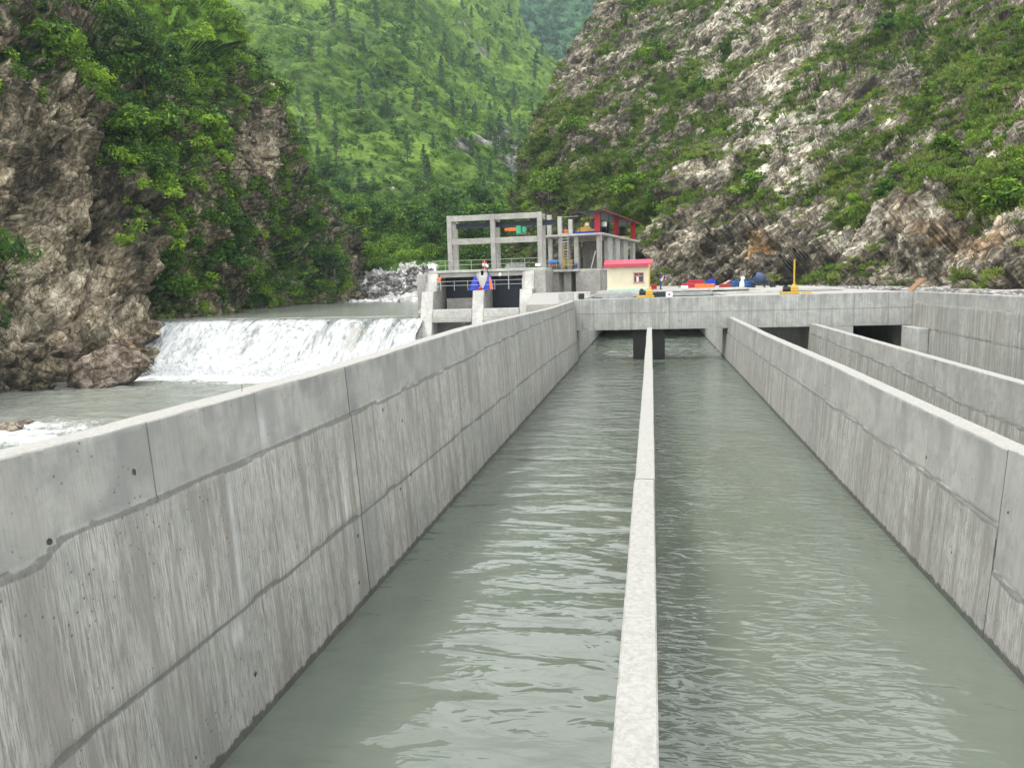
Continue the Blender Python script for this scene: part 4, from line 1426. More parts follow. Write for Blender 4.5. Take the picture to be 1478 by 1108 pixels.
# the thin divider down the middle of the channel, in cast lengths with open joints
ends = [1.5, 13.22, 30.2, 56.5]
for (a, b), lab in zip(zip(ends[:-1], ends[1:]), ('nearest length of the thin concrete divider in mid channel', 'middle length of the thin concrete divider in mid channel', 'far length of the thin concrete divider, reaching the bridge')):
    ys = np.arange(a + .022, b - .022, 0.06 if a < 14 else 0.15)
    ys = np.append(ys, b - .022)
    wob = 0.03 * (fbm(np.stack([ys / 6, ys * 0, ys * 0], -1), 3, 700) - .5) + (0.015 if a > 13 and a < 20 else 0)
    prof = [(0.05, -.8), (0.048, 1.3), (0.040, 2.3), (0.036, 2.58), (0.02, 2.602), (-0.06, 2.606), (-0.14, 2.61), (-0.22, 2.606), (-0.295, 2.602), (-.312, 2.58), (-.32, 1.3), (-.33, -.8)]
    P = np.array([[(x + w, y, z + 0.010 * (vnoise(np.array([[y * 2.1, x * 9, 1.0]]), 702)[0] - .5)) for x, z in prof] for y, w in zip(ys, wob)])
    nv_, nu_ = P.shape[:2]
    o = np_mesh('divider_wall', P.reshape(-1, 3), np.concatenate([grid_quads(nv_, nu_)]), MAT['wall'], dict(streak=np.full(nv_ * nu_, .5)), False)
    import bmesh
    bm = bmesh.new()
    bm.from_mesh(o.data)
    bm.verts.ensure_lookup_table()
    for r_ in (0, nv_ - 1):
        bm.faces.new([bm.verts[r_ * nu_ + c] for c in range(nu_)])
    bmesh.ops.recalc_face_normals(bm, faces=bm.faces)
    bm.to_mesh(o.data)
    bm.free()
    tag(o, lab, 'wall')

# ------------------------------------------------------------------ bridge over the channels
MAT['shadepier'] = plain_mat('shade_dark_concrete', (0.022, 0.023, 0.02), 0.5)  # shade under the deep beam put into the middle pier's colour
root = empty('concrete_bridge', (6, 60, 0), 'broad concrete bridge beam crossing all the channels', 'bridge')


def face_xz(name, x0, x1, y, z0, z1, joints, parent, seed, mat='bridge', depth=1.6, vj=2.6, sx=0.08, sz=0.05):
    """a cast concrete beam with its joints on the front face (facing the viewer)"""
    xs = np.arange(x0, x1, sx)
    xs = np.append(xs, x1)
    zs = np.append(np.arange(z0, z1, sz), z1)
    X, Z = np.meshgrid(xs, zs)
    J = np.zeros_like(X)
    T = np.zeros_like(X)
    for k, (zj, w, inten) in enumerate(joints):
        z_ = zj + 0.06 * (fbm(np.stack([xs, xs * 0, xs * 0 + k], -1), 4, seed) - .5)
        d = Z - z_[None]
        J = np.maximum(J, inten * np.where(d > 0, sstep(.04, 0, d), sstep(w, 0, -d)))
        T += .6 * np.where(d < 0, np.exp(d / .3), 0) * sstep(.5, .7, fbm(np.stack([X * 4, Z * .3, X * 0], -1), 3, seed + 2))
    T += .8 * sstep(z1 - .9, z1 - .1, Z) * sstep(.48, .68, fbm(np.stack([X * 3, Z * .5, X * 0], -1), 4, seed + 3))
    C = np.zeros_like(X)
    for xv in np.arange(x0 + 2.1, x1, vj):
        xv = xv + .5 * math.sin(xv * 7)
        C = np.maximum(C, .45 * sstep(.05, .0, np.abs(X - xv)))
    Yf = y + 0.02 * (fbm(np.stack([X, Z, X * 0], -1), 3, seed + 5) - .5)
    P = np.stack([X, Yf, Z], -1) - np.array([root.location[0], root.location[1], 0]) if parent is root else np.stack([X, Yf, Z], -1)
    n0 = P.shape[0] * P.shape[1]
    o_ = np.array([root.location[0], root.location[1], 0]) if parent is root else np.zeros(3)
    V = np.concatenate([P.reshape(-1, 3), np.array([(x0, y + depth, z0), (x1, y + depth, z0), (x1, y + depth, z1), (x0, y + depth, z1)]) - o_])
    Q = grid_quads(*P.shape[:2])
    pad = lambda A, v=0: np.append(A.ravel(), [v] * 4)
    ob = np_mesh(name, V, Q, MAT[mat], dict(joint=pad(J), tone=pad(np.clip(T, 0, 1)), crack=pad(C), streak=pad(X * 0 + .75)), False, parent)
    import bmesh
    bm = bmesh.new()
    bm.from_mesh(ob.data)
    bm.verts.ensure_lookup_table()
    nzr, nxr = P.shape[:2]
    vv_ = bm.verts
    bot = [vv_[i] for i in range(nxr)]
    top = [vv_[(nzr - 1) * nxr + i] for i in range(nxr)]
    le = [vv_[r * nxr] for r in range(nzr)]
    ri = [vv_[r * nxr + nxr - 1] for r in range(nzr)]
    b0, b1, t1, t0 = vv_[n0], vv_[n0 + 1], vv_[n0 + 2], vv_[n0 + 3]
    bm.faces.new(bot + [b1, b0])
    bm.faces.new(list(reversed(top)) + [t0, t1])
    bm.faces.new(list(reversed(le)) + [b0, t0])
    bm.faces.new(ri + [t1, b1])
    bm.faces.new([b0, b1, t1, t0])
    bmesh.ops.recalc_face_normals(bm, faces=bm.faces)
    bm.to_mesh(ob.data)
    bm.free()
    return ob


face_xz('beam', -5.95, 18.64, 58.0, 2.36, 4.70, [(3.62, .10, .8), (2.52, .05, .6), (4.25, .05, .35)], root, 801, depth=2.6)
R0 = np.array([6, 60, 0])


def child_box(nm, x0, x1, y0, y1, z0, z1, mat, parent, base, c=0.0):
    b = base
    return MB().box(x0 - b[0], x1 - b[0], y0 - b[1], y1 - b[1], z0 - b[2], z1 - b[2], c=c).build(nm, MAT[mat], parent)


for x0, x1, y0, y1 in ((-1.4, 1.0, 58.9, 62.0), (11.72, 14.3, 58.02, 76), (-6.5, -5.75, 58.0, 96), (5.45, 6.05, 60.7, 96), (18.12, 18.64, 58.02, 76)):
    child_box('pier', x0, x1, y0, y1, -1.5, 2.355, 'shadepier' if x0 == -1.4 else 'bridge', root, R0)
child_box('end_wall', 6.06, 18.1, 75.0, 75.6, -1.5, 4.3, 'bridge', root, R0)
child_box('abutment', -6.6, -5.98, 60.7, 96, 2.36, 4.55, 'bridge', root, R0)
# deck behind the bridge beam: thin slabs in steps, open to the water between Y 62.3 and 70
deck = empty('concrete_deck', (6, 80, 4.5), 'wide low concrete deck behind the bridge carrying the small house', 'deck')
DB = np.array([6, 80, 4.5])
child_box('slab', -5.9, 6.05, 79.0, 96.1, 4.35, 4.72, 'slab', deck, DB, .02)
child_box('slab', 6.06, 18.6, 60.7, 96.1, 4.35, 4.66, 'slab', deck, DB, .02)
child_box('upper_slab', -5.6, 9.5, 79.3, 95.5, 4.80, 5.0, 'pale', deck, DB, .02)
child_box('upper_slab', 9.6, 16.5, 70.5, 90.5, 4.70, 4.92, 'pale', deck, DB, .02)
child_box('curb', -5.5, -1.2, 79.1, 79.25, 4.72, 4.90, 'pale', deck, DB, .02)
child_box('curb', 6.3, 11.0, 68.6, 69.0, 4.66, 4.86, 'pale', deck, DB, .02)
child_box('end_wall', -5.74, 5.44, 95.4, 96.1, -1.5, 4.34, 'bridge', deck, DB)
for x in (-5.3, -2.6, 0.2, 3.0, 5.8, 8.8):
    child_box('bearing_block', x, x + .3, 79.4, 79.7, 4.722, 4.80, 'gate', deck, DB)

# ------------------------------------------------------------------ spillway gate structure
GX = [(-24.95, -23.55), (-19.15, -17.85), (-13.95, -12.55)]
GB = np.array([-18.5, 83.0, 5.4])
gate = empty('spillway_gate', GB, 'unfinished concrete spillway gate with three sloping piers beside the weir', 'spillway gate')


def cprism(nm, poly, x0, x1, mat, parent, base):
    return MB().prism([(y - base[1], z - base[2]) for y, z in poly], x0 - base[0], x1 - base[0]).build(nm, MAT[mat], parent)


for x0, x1 in GX:
    poly = [(78.9, -3.6), (79.2, 0.2), (80.9, 5.45), (82.3, 5.45), (83.1, 7.45), (90.5, 7.45), (90.5, -3.6)]
    cprism('pier', poly, x0, x1, 'gate', gate, GB)
# pier fronts made paler, their light put into the colour, standing a little proud
for x0, x1 in GX:
    cprism('pier_lit_front', [(79.12, 0.2), (80.82, 5.45), (80.9, 5.45), (79.2, 0.2)], x0 + .06, x1 - .06, 'pale', gate, GB)
    cprism('pier_lit_front', [(82.22, 5.46), (83.02, 7.44), (83.1, 7.44), (82.3, 5.46)], x0 + .3, x1 - .1, 'pale', gate, GB)
for a, b in ((0, 1), (1, 2)):
    xa, xb = GX[a][1] + .003, GX[b][0] - .003
    child_box('walkway_beam', xa, xb, 80.75, 81.9, 4.9, 5.5, 'pale', gate, GB, .03)
    child_box('lower_beam', xa, xb, 79.95, 80.9, 2.55, 3.5, 'pale', gate, GB, .04)
    child_box('lower_ledge', xa, xb, 79.6, 80.4, 2.10, 2.547, 'gate', gate, GB, .04)
    child_box('deck_beam', xa, xb, 83.2, 83.9, 6.95, 7.45, 'gate', gate, GB, .02)
    child_box('breast_wall', xa, xb, 90.0, 90.6, -3.5, 7.44, 'gate', gate, GB)
    # steel gate arms inside
    for dx in (1.0, 3.3):
        MB().box(-.12, .12, -.12, .12, -2.2, 2.2).build('gate_arm', MAT['rust'], gate)
        arm = gate.children[-1]
        arm.location = (xa + dx - GB[0], 82.6 - GB[1], 3.6 - GB[2])
        arm.rotation_euler = (0.5, 0.12, 0)
child_box('gate_leaf', GX[0][1] + .4, GX[1][0] - .4, 84.6, 85.0, -3, 4.6, 'gate', gate, GB)
child_box('shade_panel', GX[0][1] + .01, GX[1][0] - .01, 86.0, 86.2, 4.62, 7.44, 'steel', gate, GB)  # dark panels added so the gate openings read as deep shade
child_box('shade_panel', GX[1][1] + .01, GX[2][0] - .01, 85.2, 85.4, -3, 7.44, 'steel', gate, GB)
child_box('top_deck', -24.7, -11.4, 83.0, 91.0, 7.455, 7.75, 'pale', gate, GB, .03)
child_box('abutment', -26.0, -24.96, 82.6, 91.0, -4, 7.4, 'gate', gate, GB, .04)
child_box('abutment', -12.54, -11.3, 82.2, 91, -4, 7.45, 'gate', gate, GB, .04)
cprism('wing_wall', [(76.2, -4), (76.2, 3.9), (80.9, 5.0), (82.1, 5.0), (82.1, -4)], -12.54, -6.9, 'gate', gate, GB)
# railing pipes on both levels
for z, y, nm in ((7.75, 83.25, 'railing'), (5.5, 81.15, 'railing')):
    mb = MB()
    x0, x1 = -24.3 - GB[0], -12.2 - GB[0]
    for h in (.55, 1.05) if z > 7 else (0.55, 1.0):
        mb.cyl((x0, y - GB[1], z + h - GB[2]), (x1, y - GB[1], z + h - GB[2]), .022, n=6)
    xx = x0
    while xx <= x1 + .01:
        mb.cyl((xx, y - GB[1], z - GB[2]), (xx, y - GB[1], z + 1.07 - GB[2]), .03, n=6)
        xx += (x1 - x0) / 8
    mb.build(nm, MAT['pipe'], gate)
MB().tube([(-15.2 - GB[0], 81.2 - GB[1], 5.5 - GB[2]), (-15.2 - GB[0], 81.2 - GB[1], 8.2 - GB[2])], .05).build('scaffold_pole', MAT['pipe'], gate)

# the tall unfinished frame standing on the gate deck
FB = np.array([-17.1, 84.0, 7.76])
fr_o = empty('unfinished_structure', FB, 'tall open concrete frame of columns and beams on the gate deck', 'building frame')
for x in (-22.2, -17.25, -12.0):
    for y in (83.6, 86.1):
        child_box('column', x - .26, x + .26, y - .26, y + .26, 7.76, 13.75, 'gate', fr_o, FB, .025)
for x0, x1 in ((-21.937, -17.513), (-16.987, -12.263)):
    child_box('beam', x0, x1, 83.38, 83.82, 13.12, 13.72, 'gate', fr_o, FB, .02)
    child_box('beam', x0, x1, 83.38, 83.82, 10.55, 11.18, 'gate', fr_o, FB, .02)
for x in (-22.2, -17.25, -12.0):
    child_box('cross_beam', x - .18, x + .18, 83.863, 85.837, 13.15, 13.65, 'gate', fr_o, FB, .02)
mb = MB()
mb.box(-4.6, 6.8, .55, .85, 5.10, 5.18).box(-4.6, 6.8, .55, .85, 4.62, 4.70).box(-4.6, 6.8, .67, .73, 4.70, 5.10)
for x in (-3.4, -.9, 1.9, 4.5):
    mb.box(x - .12, x + .12, .52, .88, 5.18, 5.36)
mb.build('crane_rail', MAT['steel'], fr_o)
# hoist on the rail
hb = empty('chain_hoist', (-14.9, 84.7, 12.0), 'orange and green electric hoist hanging under the crane rail', 'hoist')
MB().box(-.9, .35, -.22, .22, -.12, .25, c=.04).cyl((-.9, 0, .06), (-1.2, 0, .06), .2, .2, 12).build('trolley', MAT['orange'], hb)
MB().cyl((.38, 0, -.45), (.38, 0, .45), .34, .34, 14).cyl((1.0, 0, -.25), (1.0, 0, .3), .26, .26, 14).build('motor', MAT['green'], hb)
MB().tube([(-.3, 0, -.1), (-.3, 0, -.9)], .03).build('chain', MAT['steel'], hb)
MB().box(-.35, -.27, -.06, .06, .25, .62).box(.15, .23, -.06, .06, .25, .62).build('hanger', MAT['steel'], hb)

# ------------------------------------------------------------------ intake building (turned a little)
ib_c = at_depth(870, 335, 86.0)
IBR = math.radians(-10)
ib = empty('intake_building', (ib_c[0], ib_c[1], 0), 'unfinished concrete intake building with an open columned upper floor', 'building', rz=IBR)
ZS, ZF = 11.55, 7.55


def ibox(nm, x0, x1, y0, y1, z0, z1, mat='gate', c=0.0, parent=ib):
    return MB().box(x0, x1, y0, y1, z0, z1, c=c).build(nm, MAT[mat], parent)


ibox('roof_slab', -7.1, 0.0, 0.0, 22, ZS - .22, ZS, 'pale', .02)
ibox('floor_slab', -7.3, -2.9, -.2, 2.5, ZF - .3, ZF, 'pale', .02)
ibox('floor_slab', -2.897, -.35, .3, 19, ZF - .3, ZF - .02, 'pale', .02)
ibox('floor_slab', -7.0, -2.9, 2.503, 19, ZF - .3, ZF - .02, 'pale', .02)
for x in (-6.45, -5.2, -3.3, -.62):
    ibox('column', x - .24, x + .24, .4, .9, ZF, ZS - .223, 'gate', .02)
for y in (4.2, 8.6, 13.4, 19.4):
    ibox('column', -.82, -.38, y - .22, y + .22, ZF - .02, ZS - .223, 'gate', .02)
    ibox('column', -5.4, -4.96, y - .22, y + .22, ZF - .02, ZS - .223, 'gate', .02)
    ibox('infill_wall', -.62, -.5, y + .223, y + (2.9 if y < 16 else 1.9), ZF - .02, ZS - .223, 'slab')
ibox('cross_beam', -6.8, -.4, 3.98, 4.42, ZS - .7, ZS - .223, 'gate')
ibox('back_wall', -4.95, -1.0, 9.6, 9.8, ZF - .02, ZS - .223, 'gate')
# lower storey walls with dark slots between them
for x0, x1, y in ((-6.9, -5.4, .2), (-4.9, -4.0, .6), (-3.35, -.45, .25)):
    ibox('wall', x0, x1, y, y + .5, 3.2, ZF - .303, 'gate', .02)
ibox('wall', -.95, -.45, .753, 18.5, 3.2, ZF - .303, 'gate')
ibox('wall', -6.9, -.96, 4.6, 5.0, 3.2, ZF - .303, 'gate')
for x, h in ((-6.55, 2.35), (-5.25, 2.1), (-3.95, 1.7), (-2.7, 1.5)):
    ibox('column_stub', x - .24, x + .24, .45 if x < -3 else 4.0, .93 if x < -3 else 4.48, ZS + .003, ZS + h, 'pale', .02)
mb = MB()
for h in (.5, 1.0):
    mb.cyl((-7.2, -.1, ZF + h), (-3.0, -.1, ZF + h), .025, n=6)
for k in range(6):
    mb.cyl((-7.2 + k * .84, -.1, ZF), (-7.2 + k * .84, -.1, ZF + 1.02), .025, n=6)
mb.build('railing', MAT['pipe'], ib)
MB().tube([(-.15, -.12, 4.7), (-.15, -.12, ZS + .02)], .07, 8).build('drain_pipe', MAT['sheet'], ib)
Mi = Matrix.Translation((ib_c[0], ib_c[1], 0)) @ Matrix.Rotation(IBR, 4, 'Z')


def iw(x, y, z):
    return Mi @ Vector((x, y, z))


# scaffold tower with a ladder
sc_o = empty('scaffold_tower', iw(-4.35, -.6, ZF), 'narrow scaffold tower with yellow ladder against the intake building', 'scaffold', rz=IBR)
mb = MB()
for x in (-.42, .42):
    for y in (-.3, .3):
        mb.cyl((x, y, 0), (x, y, 4.2), .028, n=6)
for k in range(13):
    z = .3 + k * .31
    mb.cyl((-.6, -.3, z), (.55, -.3, z + .02), .022, n=5)
    if k % 3 == 0:
        mb.cyl((-.42, .3, z), (.42, .3, z), .02, n=5)
        mb.cyl((.42, -.3, z), (.42, .3, z), .02, n=5)
mb.build('tubes', MAT['pipe'], sc_o)
mb = MB()
for x in (-.3, -.02):
    mb.cyl((x, -.42, 0), (x + .05, -.36, 2.9), .03, n=6)
for k in range(9):
    mb.cyl((-.3 + k * .005, -.41, .25 + k * .3), (.0 + k * .005, -.41, .25 + k * .3), .02, n=5)
mb.build('ladder', MAT['yellow'], sc_o)
mb = MB()
for x in (.1, .95):
    mb.cyl((x, -.5, 0), (x, -.5, .95), .03, n=6)
for h in (.45, .72, .95):
    mb.cyl((-.1, -.5, h), (1.05, -.5, h), .03, n=6)
mb.build('guard_rail', MAT['yellow'], sc_o)
t = empty('leaning_plank', iw(-1.45, .1, ZF), 'grey plank leaning against the corner column of the intake building', 'plank', rz=IBR)
mb = MB().cyl((0, 0, 0), (.5, .25, 2.0), .07, .07, 6)
mb.build('plank', MAT['pipe'], t)
t = empty('control_cabinet', iw(-5.95, .1, ZF), 'cabinet with bright blue cover on the lower deck of the intake building', 'cabinet', rz=IBR)
MB().box(-.45, .45, -.2, .2, .45, .75).cyl((-.4, 0, 0), (-.4, 0, .45), .04, n=6).cyl((.4, 0, 0), (.4, 0, .45), .04, n=6).build('body', MAT['rust'], t)
MB().box(-.52, .52, -.28, .28, .753, 1.12, c=.05).build('cover', MAT['bluelight'], t)


def drum(loc, label, mat='navy', group=None, r=.29, h=.88):
    t = empty('steel_drum', loc, label, 'drum', group)
    MB().lathe([(r, 0), (r, .02), (r * .985, .04), (r * .985, h * .32), (r * 1.04, h * .34), (r * .985, h * .36), (r * .985, h * .64), (r * 1.04, h * .66),
                (r * .985, h * .68), (r * .985, h - .03), (r, h - .015), (r, h)], n=18).build('body', MAT[mat], t, True)
    MB().lathe([(r * .95, h + .001), (r * .95, h + .012), (.05, h + .015)], n=18).build('lid', MAT['steel'], t)
    return t


for dx, lab in ((-7.0, 'blue drum at the left end of the intake building railing'), (-5.05, 'blue drum beside the scaffold tower, left of the yellow ladder'), (-3.35, 'blue drum behind the yellow guard rail')):
    drum(iw(dx, .15, ZF), lab, r=.24, h=.62)

# shed on the roof
sh = empty('roof_shed', iw(-1.5, 5, ZS), 'open steel shed with dark sloping roof and red hanging sheets on the intake building', 'shed', rz=IBR)
MB().prism([(-5.8, 2.45), (-5.8, 2.40), (16.5, 2.25), (16.5, 2.30)], -1.4, 1.75).build('roof', MAT['steel'], sh)
mb = MB().cyl((1.78, -5.9, 2.43), (1.78, 16.7, 2.28), .045, n=6)
mb.build('edge_trim', MAT['red'], sh)
MB().prism([(-4.4, 2.05), (-4.4, 2.00), (-1.0, 2.30), (-1.0, 2.35)], -3.4, -1.6).build('awning', MAT['sheet'], sh)
for y in (-4.6, -.5, 4.5, 10, 15.8):
    for x in (-1.3, 1.2):
        MB().cyl((x, y, .003), (x, y, 2.26), .05, n=6).build('post', MAT['steel'], sh)
for x, y in ((.75, -4.5), (.95, 4.6), (1.05, 14.6)):
    mb = MB()
    for k in range(8):
        mb.box(x - .32 + k * .08, x - .32 + (k + 1) * .08, y - .03 + .03 * (k % 2), y + .03 + .03 * (k % 2), .12, 2.24)
    mb.build('hanging_sheet', MAT['red'], sh)
t = empty('roof_winch', iw(-2.3, 1.4, ZS), 'yellow winch machine on a blue base under the roof shed', 'machine', rz=IBR)
MB().box(-1.5, 1.5, -.6, .6, .003, .28, c=.03).build('base', MAT['blue'], t)
MB().prism([(-1.0, .283), (-.75, .75), (-.2, .8), (.0, 1.35), (.45, 1.35), (.55, .75), (1.2, .6), (1.3, .283)], -.4, .4, 'y').build('body', MAT['yellow'], t)
MB().cyl((.95, -.5, .95), (.95, .5, .95), .42, n=18).build('rope_drum', MAT['steel'], t)
MB().box(.05, .4, -.42, -.402, .95, 1.2).build('panel', MAT['white'], t)
t = empty('roof_winch', iw(-.9, 5.0, ZS), 'dark winch machine with pale motor further back under the roof shed', 'machine', rz=IBR)
MB().box(-.7, .7, -1.4, 1.4, .003, .25).build('base', MAT['steel'], t)
MB().cyl((-.5, .2, .85), (.5, .2, .85), .55, n=18).cyl((-.4, -1.0, .6), (.4, -1.0, .6), .3, n=14).build('rope_drum', MAT['black'], t)
MB().lathe([(.2, 0), (.32, .1), (.32, .5), (.2, .62)], (0, -.5, .9), 14).build('motor', MAT['white'], t)
t = empty('roof_winch', iw(-.8, 14.0, ZS), 'dark rounded winch at the far end of the roof shed', 'machine', rz=IBR)
MB().box(-.6, .6, -1.5, 1.5, .003, .22).build('base', MAT['yellow'], t)
MB().cyl((-.5, 0, .85), (.5, 0, .85), .65, n=18).build('rope_drum', MAT['black'], t)
t = empty('mixing_tub', iw(-4.55, 1.0, ZS), 'small orange tub beside the roof column stubs', 'tub', rz=IBR)
MB().lathe([(.25, .003), (.38, .1), (.42, .5), (.42, .58)], n=14).build('body', MAT['orange'], t, True)

# ------------------------------------------------------------------ small house on the deck
hx0, hx1, hy = -4.55, -.22, 80.6
HB = np.array([(hx0 + hx1) / 2, hy, 5.0])
h = empty('pump_house', HB, 'small cream house with red roof and one window on the deck', 'house')
HW = (hx1 - hx0) / 2
mb = MB()
wx0, wx1, wz0, wz1 = .58, 1.62, .82, 1.78          # window opening in the front wall
for a, b, c_, d in ((-HW, wx0, .18, 2.78), (wx1, HW, .18, 2.78), (wx0, wx1, .18, wz0), (wx0, wx1, wz1, 2.78)):
    mb.box(a, b, 0, .2, c_, d)
mb.box(-HW, -HW + .2, .2, 3.4, .18, 2.78).box(HW - .2, HW, .2, 3.4, .18, 2.78).box(-HW + .2, HW - .2, 3.2, 3.4, .18, 2.78)
mb.prism([(0, 2.78), (1.7, 3.03), (3.4, 2.78)], -HW, -HW + .2).prism([(0, 2.78), (1.7, 3.03), (3.4, 2.78)], HW - .2, HW)
mb.build('wall', MAT['cream'], h)
MB().box(-HW - .06, HW + .06, -.06, 3.46, 0, .2, c=.02).build('plinth', MAT['mint'], h)
roof = MB()
prof = []
n = 46
for sgn_ in (1,):
    for k in range(n):
        x0, x1 = -HW - .32 + k * (2 * HW + .64) / n, -HW - .32 + (k + 1) * (2 * HW + .64) / n
        e = .02 if k % 2 else 0
        roof.add([(x0, -.42, 2.72 + e), (x1, -.42, 2.72 + e), (x1, 1.7, 3.22 + e), (x0, 1.7, 3.22 + e), (x0, 3.82, 2.72 + e), (x1, 3.82, 2.72 + e),
                  (x0, -.42, 2.66), (x1, -.42, 2.66), (x1, 1.7, 3.16), (x0, 1.7, 3.16), (x0, 3.82, 2.66), (x1, 3.82, 2.66)],
                 [(0, 1, 2, 3), (3, 2, 5, 4), (6, 9, 8, 7), (9, 10, 11, 8), (0, 6, 7, 1), (4, 5, 11, 10), (0, 3, 9, 6), (3, 4, 10, 9), (1, 7, 8, 2), (2, 8, 11, 5)])
ro = roof.build('roof', MAT['roofred'], h)
mb = MB()
mb.box(-HW - .33, HW + .33, -.46, -.425, 2.46, 2.76).build('fascia', MAT['roofred'], ro)
w = MB()
fw = .07
w.box(wx0 - .05, wx1 + .05, -.05, .08, wz1, wz1 + .07).box(wx0 - .08, wx1 + .08, -.08, .08, wz0 - .07, wz0)
for x in (wx0, (wx0 + wx1) / 2 - fw / 2, wx1 - fw):
    w.box(x, x + fw, -.03, .08, wz0, wz1)
for a, b in ((wx0 + fw, (wx0 + wx1) / 2 - fw / 2), ((wx0 + wx1) / 2 + fw / 2, wx1 - fw)):
    w.box(a, b, -.025, .075, wz0 + .62, wz0 + .69).box(a, b, -.025, .075, wz0 + .003, wz0 + .06)
wf = w.build('window', MAT['pink'], h)
MB().box(wx0 + fw, wx1 - fw, .04, .05, wz0, wz1).build('pane', MAT['glass'], wf)
MB().box(wx0 + fw + .22, wx0 + fw + .42, .015, .035, wz0 + .06, wz0 + .6).build('shutter', MAT['white'], wf)

# ------------------------------------------------------------------ people
def person(name, label, loc, rz, joints, top, trousers, extra=None, helmet=None, scale=1.0):
    root = empty(name, loc, label, 'person', None, rz)
    J = dict(pelvis=(0, 0, .95), waist=(0, 0, 1.08), chest=(0, 0, 1.32), neck=(0, 0, 1.47), head=(0, .02, 1.56), crown=(0, .01, 1.70),
             hipl=(-.10, 0, .90), kneel=(-.11, .02, .50), anklel=(-.11, -.02, .09), toel=(-.12, .16, .03),
             hipr=(.10, 0, .90), kneer=(.11, .02, .50), ankler=(.11, -.02, .09), toer=(.12, .16, .03),
             shl=(-.19, 0, 1.40), ell=(-.25, -.02, 1.12), wrl=(-.26, .08, .88), shr=(.19, 0, 1.40), elr=(.25, -.02, 1.12), wrr=(.26, .08, .88))
    J.update(joints)
    rad = dict(pelvis=.15, waist=.135, chest=.15, neck=.06, head=.085, crown=.075, hip=.095, knee=.062, ankle=.042, toe=.035, sh=.068, el=.047, wr=.03)
    nm = list(J)
    E_ = [('pelvis', 'waist'), ('waist', 'chest'), ('chest', 'neck'), ('neck', 'head'), ('head', 'crown')]
    for s in 'lr':
        E_ += [('pelvis', 'hip' + s), ('hip' + s, 'knee' + s), ('knee' + s, 'ankle' + s), ('ankle' + s, 'toe' + s), ('chest', 'sh' + s), ('sh' + s, 'el' + s), ('el' + s, 'wr' + s)]
    vs = [Vector(J[k]) for k in nm]
    rr = [rad.get(k, rad.get(k[:-1], .05)) for k in nm]
    es = [(nm.index(a), nm.index(b)) for a, b in E_]
    # hands: palm and five fingers each
    for s in 'lr':
        wv, ev = Vector(J['wr' + s]), Vector(J['el' + s])
        d = (wv - ev).normalized()
        side = d.cross(Vector((0, 1, 0.3))).normalized()
        i0 = nm.index('wr' + s)
        vs.append(wv + d * .07)
        rr.append(.034)
        pi_ = len(vs) - 1
        es.append((i0, pi_))
        for k, (o_, L) in enumerate(((-.03, .075), (-.01, .085), (.012, .08), (.032, .062))):
            vs += [wv + d * (.09 + L * .4) + side * o_, wv + d * (.09 + L) + side * o_ * 1.1 + Vector((0, .03, 0))]
            rr += [.010, .008]
            es += [(pi_, len(vs) - 2), (len(vs) - 2, len(vs) - 1)]
        vs += [wv + d * .05 + Vector((0, .05, 0)), wv + d * .09 + Vector((0, .07, 0))]
        rr += [.012, .009]
        es += [(pi_, len(vs) - 2), (len(vs) - 2, len(vs) - 1)]
    me = bpy.data.meshes.new('body')
    me.from_pydata([tuple(v) for v in vs], es, [])
    o = bpy.data.objects.new('body', me)
    link(o, root)
    md = o.modifiers.new('skin', 'SKIN')
    for i, r_ in enumerate(rr):
        me.skin_vertices[0].data[i].radius = (r_, r_)
    me.skin_vertices[0].data[0].use_root = True
    o.modifiers.new('sub', 'SUBSURF').levels = 1
    o.modifiers['sub'].render_levels = 1
    bpy.context.view_layer.update()
    dg = bpy.context.evaluated_depsgraph_get()
    me2 = bpy.data.meshes.new_from_object(o.evaluated_get(dg))
    o.modifiers.clear()
    o.data = me2
    me2.materials.clear()
    for m_ in (MAT['skin'], MAT[top], MAT[trousers], MAT['black']):
        me2.materials.append(m_)
    key = {k: Vector(v) for k, v in J.items()}

    def near(c):
        best, bi = 9, None
        for a, b in E_:
            pa, pb = key[a], key[b]
            t_ = max(0, min(1, (c - pa).dot(pb - pa) / max((pb - pa).length_squared, 1e-9)))
            dd = (c - (pa + (pb - pa) * t_)).length
            if dd < best:
                best, bi = dd, (a, b)
        return bi
    for p in me2.polygons:
        c = p.center
        a, b = near(c)
        mi = 1
        if 'head' in (a, b) or b[:2] == 'wr' and (c - key[b]).length < .12:
            mi = 0
        elif a[:3] == 'hip' or b[:3] == 'hip' or a[:4] == 'knee':
            mi = 2
        elif a[:5] == 'ankle':
            mi = 3
        p.material_index = mi
        p.use_smooth = True
    hd = key['head']
    up = (key['crown'] - key['head']).normalized()
    MB().lathe([(.095, .0), (.10, .05), (.085, .10), (.04, .13), (.005, .138)], (0, 0, 0), 14).build('helmet' if helmet else 'hair', MAT[helmet or 'black'], root, True)
    hh = root.children[-1]
    hh.location = hd + up * .045
    hh.rotation_euler = up.to_track_quat('Z', 'Y').to_euler()
    f_ = MB()
    for s in (-.032, .032):
        f_.lathe([(.012, 0), (.006, .01)], (s, 0, 0), 8)
    f_.prism([(0, -.05), (.03, -.045), (.0, 0)], -.012, .012)
    f_.box(-.025, .025, 0, .006, -.075, -.066)
    fo = f_.build('face', MAT['black'], root)
    fo.location = hd + up * .05 + Vector((0, .088, 0))
    if extra:
        extra(root)
    root.scale = (scale,) * 3
    return root


def vest(root):
    MB().lathe([(.165, 0), (.175, .12), (.185, .30), (.14, .40)], (0, 0, 1.02), 16).build('vest', MAT['orange'], root, True)


